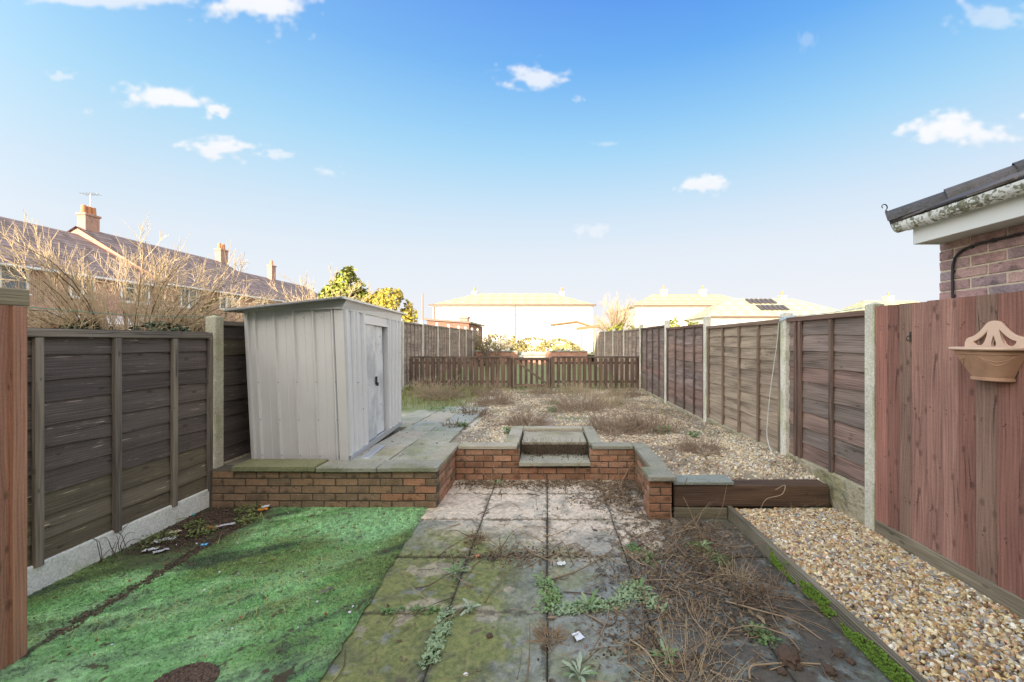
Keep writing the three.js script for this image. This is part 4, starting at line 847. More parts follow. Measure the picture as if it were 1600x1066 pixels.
// window: x along, y up, z out of the wall; centred at its foot
const netM = M([.40, .42, .43], { roughness: .3 }), paleStack = M([.80, .72, .48], { map: render });
function windowAt(parent, w, h, pos, ry, panes = 2, o = {}) {
  const g = new THREE.Group(); g.name = 'window'; g.position.set(...pos); g.rotation.y = ry; parent.add(g);
  const fr = [], t = .08; const add = (a, b, x, y) => fr.push(cbox(a, b, .10, .008).translate(x, y, 0));
  add(w, t, 0, 0); add(w, t, 0, h - t); for (let i = 0; i <= panes; i++) add(t, h - 2 * t, -w / 2 + t / 2 + (w - t) * i / panes, t);
  if (o.transom) add(w - 2 * t, t * .8, 0, h * .68);
  obj('frame', mergeGeometries(fr), whiteP, g);
  for (let i = 0; i < panes; i++) { const pw = (w - t) / panes - t; obj('pane', cbox(pw + .02, h - 2 * t + .02, .012, .001), ry ? paneM : netM, g, [-w / 2 + t + pw / 2 + (pw + t) * i, t - .01, -.015]); }
  obj('sill', cbox(w + .12, .06, .16, .01), whiteP, g, [0, -.062, .03]);
  return g;
}
function chimney(parent, w, d, h, pos, pots, name = 'chimney', sm = pos[2] < -40.5 && pos[0] > -20 ? paleStack : brickWall) {
  const g = new THREE.Group(); g.name = name; g.position.set(...pos); parent.add(g);
  obj('stack', cbox(w, h, d, .01, { ga: 0 }), sm, g); obj('cap', cbox(w + .12, .14, d + .12, .02, { ga: 0 }), sm, g, [0, h, 0]);
  for (let i = 0; i < pots; i++) obj('chimney_pot', new THREE.CylinderGeometry(.11, .14, .5, 12), potM, g, [0, h + .38, (i - (pots - 1) / 2) * Math.min(.42, d / pots)]);
  return g;
}
// terraced row on the left; its fronts face the garden
{
  const row = (name, label, d0, d1, eave, ridge, dx = 0) => {
    const T = thing(name, label, 'house', [0, 0, 0], 0), X0 = -23 + dx, XR = -28 + dx, X1 = -33 + dx;
    const out = [[X0, -.2], [X0, eave], [XR, ridge], [X1, eave], [X1, -.2]].reverse();
    obj('wall', prism(out.map(([a, b]) => [a, b - (a === XR ? .06 : .03)]), -d1, -d0, { ga: 0 }), brickWall, T);
    const sl = (a, b) => soup([[[a, eave - .10 * (ridge - eave) / 5 * 0, -d0 + .12], [b, ridge, -d0 + .12], [b, ridge, -d1 - .12], [a, eave, -d1 - .12]]], 2);
    const k = .35 * (ridge - eave) / 5;
    obj('roof', soup([[[X0 + .35, eave - k, -d0 + .1], [XR, ridge + .05, -d0 + .1], [XR, ridge + .05, -d1], [X0 + .35, eave - k, -d1]], [[X1 - .35, eave - k, -d0 + .1], [XR, ridge + .05, -d0 + .1], [XR, ridge + .05, -d1], [X1 - .35, eave - k, -d1]]], 2), tileRoof, T);
    obj('gutter', cbox(.11, .10, d1 - d0, .03), whiteP, T, [X0 + .40, eave - k - .08, -(d0 + d1) / 2]);
    return T;
  };
  const a = row('brick_terrace', 'red brick terraced house with brown tiled roof and white window at the far left', 13.5, 24.4, 5.1, 8.0);
  const b = row('brick_terrace', 'red brick terraced house behind the bare shrub with the tall chimney at its gable', 24.4, 35.4, 5.3, 8.45);
  const c = row('brick_terrace', 'red brick house at the far end of the left row beside the metal shed roof', 35.4, 47, 5.0, 7.9, .2);
  const fz = -22.94;
  for (const [T, d, y, w, h, n, tr] of [[a, 17.15, 3.75, 1.9, 1.15, 2, 0], [a, 20.2, 3.8, 1.1, 1.1, 2, 0], [a, 22.8, 3.8, 1.6, 1.1, 2, 1], [b, 26.2, 3.8, 1.2, 1.2, 2, 0], [b, 29.5, 3.9, 1.7, 1.2, 3, 1], [b, 33, 3.9, 1.2, 1.2, 2, 0], [c, 37.5, 3.6, 1.5, 1.2, 3, 0], [c, 42, 3.6, 1.5, 1.2, 3, 0], [a, 21.3, 1.0, 2.0, 1.4, 3, 1], [b, 27, 1.0, 2, 1.4, 3, 1], [b, 32, 1, 1.6, 1.3, 2, 0], [c, 39, 1, 2, 1.4, 3, 1]])
    windowAt(T, w, h, [fz + (T === c ? .2 : 0), y, -d], Math.PI / 2, n, { transom: tr });
  // light conservatory front in the garden of the second house
  const cv = thing('conservatory', 'low white glazed conservatory against the left brick terrace behind the shrub', 'conservatory', [0, 0, 0]);
  obj('wall', cbox(2.6, .7, 5.2, .02), renderM, cv, [-21.6, .1, -21.2]); obj('roof', soup([[[-22.9, 3.0, -18.5], [-20.2, 2.45, -18.5], [-20.2, 2.45, -23.9], [-22.9, 3.0, -23.9]]], 2), whiteP, cv);
  for (let i = 0; i < 4; i++) windowAt(cv, 1.28, 1.6, [-20.28, .82, -(19.25 + i * 1.3)], Math.PI / 2, 1);
  chimney(a, .5, .8, 1.75, [-28, 7.5, -25.0], 3); chimney(b, .5, .8, 1.7, [-28, 7.7, -35.2], 2); chimney(c, .45, .6, 1.9, [-27.6, 7.2, -41], 1);
  // television aerial on the first chimney
  const ae = new MB(), q = V(-28, 9.8, -25.1); ae.tube([q, q.clone().add(V(0, .9, 0))], .025, .02, 4); ae.tube([q.clone().add(V(-.5, .85, 0)), q.clone().add(V(.5, .9, 0))], .02, .02, 4); for (let i = -2; i <= 2; i++) ae.tube([q.clone().add(V(i * .2, .87, -.25)), q.clone().add(V(i * .2, .87, .25))], .012, .012, 3); obj('aerial', ae.geo(), M([.35, .35, .36], { metalness: .6, roughness: .4 }), a);
}
// hipped house: facing the camera; x0..x1 across, d0..d1 deep
function hipHouse(name, label, x0, x1, d0, d1, eave, ridge, hipL, hipR, roofM, wallM) {
  const T = thing(name, label, 'house'), o = .35, m = (d0 + d1) / 2;
  obj('wall', prism([[x0, -.2], [x1, -.2], [x1, eave], [x0, eave]], -d1, -d0, { ga: 0 }), wallM, T);
  const A = [x0 - o, eave - .1, -d0 + o], B = [x1 + o, eave - .1, -d0 + o], C = [x1 + o, eave - .1, -d1 - o], Dd = [x0 - o, eave - .1, -d1 - o], RL = [x0 + hipL, ridge, -m], RR = [x1 - hipR, ridge, -m];
  obj('roof', soup([[A, B, RR, RL], [B, C, RR], [C, Dd, RL, RR], [Dd, A, RL]], 0), roofM, T);
  obj('gutter', cbox(x1 - x0 + 2 * o, .17, .13, .03), brownP, T, [(x0 + x1) / 2, eave - .2, -d0 + o + .05]);
  obj('soffit', cbox(x1 - x0 + 2 * o - .02, .04, o + .1, .005), whiteP, T, [(x0 + x1) / 2, eave - .24, -d0 + o / 2 - .06]);
  return T;
}
{
  const X = (px, D) => (px - CX) / F * D;
  const h1 = hipHouse('rendered_house', 'pale rendered pair of houses with ribbed hipped roof straight behind the garden', X(676, 45), X(926, 45), 45, 53, 5.7, 7.35, 4.2, 4.2, tilePale, renderM);
  for (const [px, y, w] of [[700, 3.4, 1.6], [745, 3.4, 1.6], [790, 3.4, 1.0], [822, 3.4, 1.0], [860, 3.4, 1.6], [900, 3.4, 1.6], [715, .8, 2], [880, .8, 2]]) windowAt(h1, w, 1.25, [X(px, 45), y, -44.94], 0, 2);
  for (const px of [677, 803]) obj('downpipe', cbox(.09, 5.2, .09, .02), brownP, h1, [X(px, 44.8) + .1, .2, -44.88]);
  chimney(h1, .6, .6, .85, [X(742, 49), 6.6, -49], 1); chimney(h1, .5, .6, .8, [X(878, 49), 6.6, -49], 1);
  const h2 = hipHouse('rendered_house', 'long pale house with hipped roof right of the bare tree behind the right fence', X(992, 46), X(1190, 46), 46, 55, 5.7, 7.45, 3.2, 3, tilePale, renderM);
  for (const px of [1012, 1041, 1090, 1130]) windowAt(h2, 1.3, 1.2, [X(px, 46), 3.4, -45.94], 0, 2);
  chimney(h2, .7, .6, .9, [X(1037, 50), 6.9, -50], 1); chimney(h2, .7, .6, .9, [X(1098, 50), 6.9, -50], 1);
  const h3 = hipHouse('rendered_house', 'pale house with dark solar panels on its roof behind the right fence', X(1105, 40), X(1345, 40), 40, 49, 4.1, 6.3, 4, 4, M([.62, .62, .44], { map: farTile, bumpMap: farTile, bumpScale: .03 }), renderM);
  for (const px of [1150, 1290]) windowAt(h3, 1.5, 1.2, [X(px, 40), 1.8, -39.94], 0, 2);
  const solM = new THREE.MeshPhysicalMaterial({ color: rgb(.085, .07, .068), roughness: .55, clearcoat: .0, side: THREE.DoubleSide }), solT = thing('solar_panel_array', 'array of dark solar panels on the pale roof behind the right fence', 'solar panels');
  { const sl = Math.atan2(6.3 - 4.0, 4.85), base = V(X(1172, 41.5), 0, 0); for (let rI = 0; rI < 2; rI++) for (let i = 0; i < 6; i++) { const z = .7 + rI * 1.72, px0 = X(1178, 42) + i * .50 + rI * -.02; obj('solar_panel', cbox(.36, .04, 1.35, .006), solM, solT, [px0 + (2 - rI) * .25, 4.0 + (z + 1.35) * Math.tan(sl) + .13, -(39.65 + z + 1.35)], [sl, 0, 0]); } }
  chimney(h3, .6, .6, .9, [X(1222, 45), 5.6, -45], 1);
  const h4 = hipHouse('rendered_house', 'farthest pale house with a chimney left of the brick outbuilding', X(1350, 52), X(1520, 52), 52, 60, 5.0, 7.2, 3, 4, tilePale, renderM);
  chimney(h4, .9, .8, .95, [X(1388, 56), 6.7, -56], 1); windowAt(h4, 1.6, 1.2, [X(1420, 52), 3.2, -51.94], 0, 2);
  // garden buildings
  const g = thing('brick_garage', 'low dark red brick garage with flat roof beyond the far left fence', 'garage');
  obj('wall', prism([[-7.5, -.1], [-4.9, -.1], [-4.9, 2.75], [-7.5, 2.95]], -31, -25.6, { ga: 0 }), M([.62, .5, .48], { map: farBrick }), g); obj('roof', prism([[-7.65, 2.97], [-4.75, 2.77], [-4.75, 2.88], [-7.65, 3.10]], -31.2, -25.4), brownP, g);
  chimney(g, .5, .5, .35, [-5.3, 2.75, -26.2], 0, 'vent_stack');
  const s = thing('garden_shed', 'small pale garden shed with brown edged roof at the end of the far garden', 'shed', [2.05, 0, -31]);
  obj('wall', prism([[-1.6, 0], [1.1, 0], [1.1, 2.7], [-.0, 3.05], [-1.6, 2.85]], -1.2, 1.2, { ga: 0 }), M([.74, .70, .60], { map: render }), s);
  obj('roof', soup([[[-1.8, 2.86, 1.35], [.05, 3.09, 1.35], [.05, 3.09, -1.35], [-1.8, 2.86, -1.35]], [[.05, 3.09, 1.35], [1.3, 2.69, 1.35], [1.3, 2.69, -1.35], [.05, 3.09, -1.35]]], 0), brownP, s);
  obj('barge_board', cbox(1.35, .13, .05, .01, { cy: true }), M([.28, .15, .08]), s, [.66, 2.88, 1.38], [0, 0, -.31]); obj('barge_board', cbox(1.85, .11, .05, .01, { cy: true }), M([.28, .15, .08]), s, [-.88, 2.96, 1.38], [0, 0, .124]);
  const pg = thing('garden_arch', 'small brown timber garden arch right of the pale garden shed', 'garden arch', [2.62, 0, -26.2]);
  for (const x of [-.42, .42]) obj('post', cbox(.12, 2.35, .12, .01), M([.45, .36, .2]), pg, [x, .1, 0]); obj('beam', cbox(1.5, .18, .14, .02), M([.32, .17, .09]), pg, [0, 2.45, 0], [0, 0, .12]);
  // low brick wall across the far garden, with steps
  const w = thing('garden_wall', 'low orange brick wall with coping across the far end of the next garden', 'wall', [0, 0, -24]);
  const bm = M([.92, .80, .74], { map: farBrick });
  for (const [a, b] of [[-4.2, -1.75], [-.05, 2.35]]) { obj('wall', prism([[a, .1], [b, .1], [b, 1.04], [a, 1.04]], -.2, .0, { ga: 0 }), bm, w); obj('coping', cbox(b - a + .06, .06, .3, .01), concBoard, w, [(a + b) / 2, 1.043, -.1]); }
  obj('step', cbox(1.68, .2, .5, .01), concBoard, w, [-.9, .62, -.3]); obj('step', cbox(1.68, .2, .5, .01), concBoard, w, [-.9, .82, -.8]); obj('step', cbox(1.68, .5, .5, .01), bm, w, [-.9, .12, -.25]);
  const pole = thing('telegraph_pole', 'thin distant pole right of the round yellow tree', 'pole', [X(660, 46), 0, -46]); obj('pole', new THREE.CylinderGeometry(.09, .12, 7.0, 8), M([.30, .24, .22]), pole, [0, 3.5, 0]);
  // the back garden of the house with the terrace beyond: lit lawn
  const lt = tex(256, 256, (u, v) => { const n = fbm(u * 7, v * 7, 961, 5, 7, 7); return mix3([.15, .18, .055], [.28, .27, .12], n); }, { size: [4, 4] });
  struct('far_lawn', geo([-4.28, .245, -12.45, 2.7, .245, -12.45, 2.7, .30, -24, -4.28, .30, -24], [0, 12, 7, 12, 7, 24, 0, 24], [0, 1, 2, 0, 2, 3]), M([1, 1, 1], { map: lt, roughness: 1 }));
  struct('far_lawn', geo([-6, .85, -24.15, 3.6, .85, -24.15, 9, .5, -44.5, -9, .5, -44.5], [0, 12, 9, 12, 9, 34, 0, 34], [0, 1, 2, 0, 2, 3]), M([1, 1, 1], { map: lt, roughness: 1 }));
}
// the terrace of houses at the photographer's back, whose shadow lies over the garden
{
  const T = thing('terraced_house', 'pale rendered terraced house standing behind the viewpoint and shading the garden', 'house');
  const H = 8.7, E = 5.6;
  const hg = prism([[8, -.2], [16, -.2], [16, E], [12, H - .05], [8, E]], -12.5, 30, { ga: 0 }); hg.scale(1, 1, -1); hg.computeVertexNormals();
  obj('wall', hg, renderM, T).rotation.y = -Math.PI / 2;  // wall finish chosen pale to bounce sky light into the garden
  obj('roof', soup([[[-12.7, E - .2, 7.7], [30.2, E - .2, 7.7], [30.2, H, 12], [-12.7, H, 12]], [[-12.7, E - .2, 16.3], [30.2, E - .2, 16.3], [30.2, H, 12], [-12.7, H, 12]]], 0), tileRoof, T);
  for (const x of [-9, -5, -1, 4, 8]) { windowAt(T, 1.6, 1.3, [x, 3.4, 7.93], Math.PI, 2); windowAt(T, 1.6, 1.3, [x, .9, 7.93], Math.PI, 2); }
  const B = thing('rendered_bungalow', 'lower pale house to the left behind the viewpoint', 'house');
  const g = prism([[8, -.2], [16, -.2], [16, 4.2], [12, 6.65], [8, 4.2]], -45, -13.2, { ga: 0 }); g.scale(1, 1, -1); g.computeVertexNormals(); obj('wall', g, renderM, B).rotation.y = -Math.PI / 2;
  obj('roof', soup([[[-45, 4.0, 7.7], [-13.1, 4.0, 7.7], [-13.1, 6.7, 12], [-45, 6.7, 12]], [[-45, 4.0, 16.3], [-13.1, 4.0, 16.3], [-13.1, 6.7, 12], [-45, 6.7, 12]]], 0), tileRoof, B);
}
// ------------------------------------------------------------------ trees and shrubs
const barkM = M([.17, .125, .085]), caneM = M([.62, .47, .30], { roughness: .8 }), caneD = M([.27, .20, .14], { roughness: .85 });
function arc(r, p, az, el, L, droop, n, wob = .08) { // a curving cane
  const pts = [p.clone()]; let e = el, a = az; const q = p.clone();
  for (let i = 0; i < n; i++) { const s = L / n; q.add(V(Math.cos(a) * Math.cos(e) * s, Math.sin(e) * s, Math.sin(a) * Math.cos(e) * s)); pts.push(q.clone()); e -= droop / n * 2 * (i / n) * (i / n) * 1.5; a += rr(r, -wob, wob); e += rr(r, -wob, wob) * .5; }
  return pts;
}
function bareShrub(label, x, d, y0, o) {
  const { n = 46, H = 3.6, spread = .9, seed = 1, side = 11, droop = 1.2, twigs = 3, lean = 0, r0 = .022, tk = 1 } = o, r = rng(seed), T = thing('bare_shrub', label, 'shrub', [x, y0, -d]);
  const st = new MB(), tw = new MB(), dry = new MB();
  for (let k = 0; k < n; k++) {
    const az = r() * 6.283, el = 1.62 - 1.25 * Math.pow(r(), o.up ?? 1.35), L = H * rr(r, .65, 1.12), p = V(Math.cos(az) * .18, 0, Math.sin(az) * .18), pts = arc(r, p, az + rr(r, -.4, .4) , el * (1 - .0) - spread * .25 + lean * Math.cos(az), L, droop * rr(r, .5, 1.4), 9);
    st.tube(pts, r0 * rr(r, .6, 1.2), .004, 5);
    for (let s = 0; s < side; s++) {
      const t = rr(r, .22, .98), i = Math.min(8, Math.floor(t * 9)), b = pts[i].clone().lerp(pts[i + 1], t * 9 - i), dir = pts[i + 1].clone().sub(pts[i]).normalize();
      const a2 = Math.atan2(dir.z, dir.x) + rr(r, -1.1, 1.1), e2 = Math.asin(clamp(dir.y, -1, 1)) + rr(r, -.5, .7), L2 = L * rr(r, .10, .34) * (1.15 - t * .5), q = arc(r, b, a2, e2, L2, rr(r, .1, .9), 4, .15);
      tw.tube(q, .0085 * tk, .004 * tk, 3);
      for (let u = 0; u < twigs; u++) { const j = 1 + Math.floor(r() * 3), bb = q[j]; tw.tube(arc(r, bb, a2 + rr(r, -1.2, 1.2), e2 + rr(r, -.6, .8), L2 * rr(r, .25, .6), .3, 2, .2), .0058 * tk, .0032 * tk, 3); }
      if (o.heads && r() < .5) { const e = q[4], dd = q[4].clone().sub(q[3]).normalize(), pp = arc(r, e, Math.atan2(dd.z, dd.x), Math.asin(clamp(dd.y, -1, 1)), rr(r, .10, .22), .8, 3, .1); dry.tube(pp, .016, .006, 4); }
    }
  }
  if (o.trunk) st.tube([V(0, -o.trunk, 0), V(0, -o.trunk * .5, 0), V(0, .2, 0)], .16, .12, 7);
  obj('stem', st.geo(), o.dark ? caneD : barkM, T); obj('twigs', tw.geo(), o.dark ? caneD : caneM, T).userData = { kind: 'stuff' }; if (o.heads) obj('seed_heads', dry.geo(), M([.50, .33, .18]), T);
  return T;
}
bareShrub('tall bare arching shrub with golden twigs behind the dark left panel', -8.1, 8.0, .15, { n: 120, H: 3.2, up: 1.7, seed: 137, side: 20, droop: 1.45, twigs: 6, spread: .95, r0: .022, tk: .72 });
bareShrub('dense bare golden shrub right of the tall arching one, behind the shed', -8.0, 12.3, .2, { n: 60, H: 2.5, seed: 103, side: 15, droop: 1.3, twigs: 6, spread: 1.1, tk: 1.05 });
bareShrub('bare golden shrub rising just left of the shed roof', -7.0, 10.2, .2, { n: 44, H: 2.0, seed: 104, side: 18, droop: 1.3, twigs: 6, spread: 1.0, tk: .9 });
bareShrub('low tangled bare bramble just over the top of the dark left panel', -5.75, 6.2, .2, { n: 30, H: 1.8, seed: 107, side: 10, droop: 1.9, twigs: 3, dark: true, spread: .9 });
bareShrub('low brown bare bush beyond the dark left panel at its near end', -7.6, 6.3, .2, { n: 26, H: 1.55, seed: 109, side: 9, droop: 1.6, twigs: 3, dark: true });
bareShrub('bare golden tree rising over the right fence in the distance', 6.4, 38, 2.0, { n: 50, H: 3.4, seed: 113, side: 14, droop: .6, twigs: 4, spread: .7, r0: .045, tk: 2.2, trunk: 1.9 });
bareShrub('feathery pale gold shrub just in front of the tall evergreen', -14.2, 27, .3, { n: 50, H: 5.4, seed: 117, side: 14, droop: 1.2, twigs: 3, r0: .04, tk: 2.6 });
bareShrub('brown overgrown bramble on the left of the low brick garden wall', -3.2, 22.6, .25, { n: 22, H: 1.9, seed: 119, side: 10, droop: 1.8, twigs: 3, dark: true, tk: 2 });

// foliage: leaf faces gathered in clumps through the crown
function foliage(r, list, n, size, o = {}) { // list of [x, y, z, rx, ry, rz] ellipsoids
  const g = new MB(), tot = list.reduce((a, e) => a + e[3] * e[4] * e[5], 0), up = V(0, 1, 0);
  for (const e of list) { const m = Math.round(n * e[3] * e[4] * e[5] / tot);
    for (let k = 0; k < m; k++) {
      const d = V(rr(r, -1, 1), rr(r, -1, 1), rr(r, -1, 1)); if (d.lengthSq() > 1) { k--; continue; } const l = d.length() || 1, q = Math.pow(l, .45) / l; d.multiplyScalar(q);
      const nz = fbm((e[0] + d.x * e[3]) * (o.f ?? 1.6) + 40, (e[1] + d.y * e[4]) * (o.f ?? 1.6) + (e[2] + d.z * e[5]) * 1.3 + 40, 971, 3); if (nz < (o.gap ?? .42)) continue;
      const c = V(e[0] + d.x * e[3], e[1] + d.y * e[4], e[2] + d.z * e[5]), nn = d.clone().add(V(rr(r, -.9, .9), rr(r, -.4, 1), rr(r, -.9, .9))).normalize();
      const ax = V(rr(r, -1, 1), rr(r, -1, 1), rr(r, -1, 1)).cross(nn).normalize(), ay = nn.clone().cross(ax), s = size * rr(r, .6, 1.3);
      const k2 = rr(r, .7, 1.25) * mix(.75, 1.2, sst(.4, .7, nz)); g.col = [k2, k2 * rr(r, .92, 1.05), k2 * .9];
      g.tri(c.clone().addScaledVector(ax, -s * .5), c.clone().addScaledVector(ay, s * .9).addScaledVector(ax, s * .1), c.clone().addScaledVector(ax, s * .5)); g.tri(c.clone().addScaledVector(ax, -s * .5), c.clone().addScaledVector(ax, s * .5), c.clone().addScaledVector(ay, -s * .8));
    } }
  return g.geo();
}
const leafM = (c) => new THREE.MeshPhysicalMaterial({ color: rgb(...c), roughness: .8, vertexColors: true, side: THREE.DoubleSide });
function tree(name, label, x, d, y0, trunkH, blobs, n, size, col, seed, o = {}) {
  const r = rng(seed), T = thing(name, label, o.cat ?? 'tree', [x, y0, -d]), b = new MB();
  b.tube([V(0, 0, 0), V(.03, trunkH * .5, .02), V(0, trunkH, 0)], o.tr ?? .16, (o.tr ?? .16) * .6, 8);
  for (const e of blobs) b.tube([V(0, trunkH * .6, 0), V(e[0] * .5, (trunkH + e[1]) * .5, e[2] * .5), V(e[0], e[1], e[2])], (o.tr ?? .16) * .5, .02, 5);
  obj('trunk', b.geo(), barkM, T); obj('crown', foliage(r, blobs, n, size, o), leafM(col), T); return T;
}
tree('evergreen_tree', 'tall green evergreen tree with a ragged top behind the metal shed roof', -14.6, 30, .2, 2.6, [[0, 5.6, 0, .9, 1.3, .9], [-.5, 4.3, .3, 1.4, 1.4, 1.2], [.7, 4.1, .2, 1.2, 1.3, 1.1], [0, 2.8, .5, 1.9, 1.4, 1.4], [.25, 6.4, 0, .45, .6, .45], [-1.0, 5.2, 0, .6, .7, .6], [1.0, 5.0, .1, .6, .8, .6]], 6500, .20, [.26, .28, .05], 201);
tree('round_tree', 'round yellow green tree right of the evergreen above the shed roof', -11.0, 28, .2, 1.6, [[0, 3.6, 0, 1.7, 1.5, 1.5], [-1.0, 3.0, .3, 1.1, 1.2, 1.1], [1.05, 3.1, .2, 1.1, 1.3, 1.1], [.1, 2.3, .6, 1.8, 1.0, 1.2], [.4, 4.5, 0, .9, .6, .8]], 6500, .16, [.44, .36, .06], 203);
tree('leafy_shrub', 'yellow green leafy shrub between the bare shrubs left of the shed', -7.3, 9.3, .2, .9, [[0, 1.7, 0, .6, .75, .5], [-.35, 1.4, .1, .45, .6, .4], [.4, 1.5, 0, .45, .6, .4], [0, 2.2, 0, .35, .4, .35]], 2600, .075, [.26, .24, .05], 205, { cat: 'shrub', tr: .05 });
tree('ivy_clump', 'dark green ivy clump on top of the boundary behind the dark left panel', -7.4, 7.0, .2, .9, [[0, 1.5, 0, .8, .42, .4], [.8, 1.4, 0, .6, .4, .35], [-.7, 1.35, 0, .5, .4, .35]], 2600, .06, [.045, .07, .03], 207, { cat: 'ivy', tr: .04 });
tree('leafy_shrub', 'bright yellow green shrub below the bare golden tree over the right fence', 6.9, 37, .3, .8, [[0, 1.8, 0, 1.2, 1.3, 1], [1.0, 1.5, 0, .9, 1.1, .9], [-1.0, 1.6, 0, .8, 1.1, .8]], 2600, .16, [.22, .23, .04], 209, { cat: 'shrub', tr: .06 });
tree('leafy_shrub', 'yellow green shrub peeping over the second last right fence panel', 7.9, 24.5, .3, .8, [[0, 2.1, 0, .8, .7, .7], [.9, 1.9, 0, .7, .6, .6], [-.6, 1.7, 0, .6, .6, .6], [1.5, 1.8, 0, .4, .4, .4]], 2200, .12, [.20, .22, .04], 211, { cat: 'shrub', tr: .06 });
[[-3.0, 26.5, 1.4, .95, 'golden leafy bush on the left above the low garden wall'], [-.9, 27.2, 1.2, .8, 'golden bush in the middle above the low garden wall'], [.7, 26.8, 1.2, .75, 'golden bush right of the steps in the low garden wall'], [-5.2, 24.8, 1.2, 1.0, 'sunlit bush at the corner of the brick garage']].forEach(([x, d, w, h, lab], i) => tree('leafy_shrub', lab, x, d, .5, .3, [[0, h, 0, w, h * .8, .6], [w * .7, h * .8, 0, w * .6, h * .6, .5], [-w * .7, h * .75, .1, w * .6, h * .6, .5]], 1700, .12, [.44, .37, .15], 221 + i, { cat: 'shrub', tr: .04 }));
{ // low slatted fence in the neighbour's garden
  const t = thing('slat_fence', 'upright slat fence in the neighbouring garden left of the shed', 'fence', [-8.9, .2, -9.4]), r = rng(231), m = wood([wd(.34, .22, .14), wd(.28, .19, .12)]);
  for (let i = 0; i < 17; i++) obj('slat', cbox(.085, 1.92 + rr(r, -.02, .02), .02, .003), m[i % 2], t, [i * .12, 0, 0]);
  obj('rail', cbox(2.1, .07, .04, .003), m[0], t, [.96, 1.6, -.03]); obj('rail', cbox(2.1, .07, .04, .003), m[0], t, [.96, .4, -.03]);
  for (const x of [-.1, 2.05]) obj('post', cbox(.1, 2.0, .1, .005), m[1], t, [x, 0, -.03]);
}

// ------------------------------------------------------------------ dead stems, weeds and debris in the garden
const deadM = [M([.36, .26, .16]), M([.25, .17, .105]), M([.13, .09, .055]), M([.47, .37, .23])];
function twig(b, r, p, az, L, o = {}) { const { el = .05, droop = .1, wob = .35, rad = .0028, n = 5 } = o; const pts = arc(r, p, az, el, L, droop, n, wob); for (const q of pts) q.y = Math.max(q.y, (o.floor ?? 0) + rad); b.tube(pts, rad * rr(r, .8, 1.4), rad * .5, 4); return pts; }
function tuftGeo(r, n, h, rad, o = {}) { // clump of upright and fallen dead stems round the origin
  const b = new MB();
  for (let k = 0; k < n; k++) { const a = r() * 6.283, q = Math.sqrt(r()) * rad, p = V(Math.cos(a) * q, 0, Math.sin(a) * q), up = r() < (o.up ?? .6);
    const pts = twig(b, r, p, a + rr(r, -1.2, 1.2), h * rr(r, .45, 1.15), { el: up ? rr(r, .5, 1.5) : rr(r, 0, .35), droop: rr(r, .2, 1.4), rad: o.rad ?? .0022, wob: .3, floor: 0 });
    for (let s = 0; s < (o.side ?? 3); s++) { const j = 1 + Math.floor(r() * 4); twig(b, r, pts[j], a + rr(r, -2, 2), h * rr(r, .12, .35), { el: rr(r, .1, 1.1), droop: .5, rad: (o.rad ?? .0022) * .7, n: 3 }); } }
  return b.geo();
}
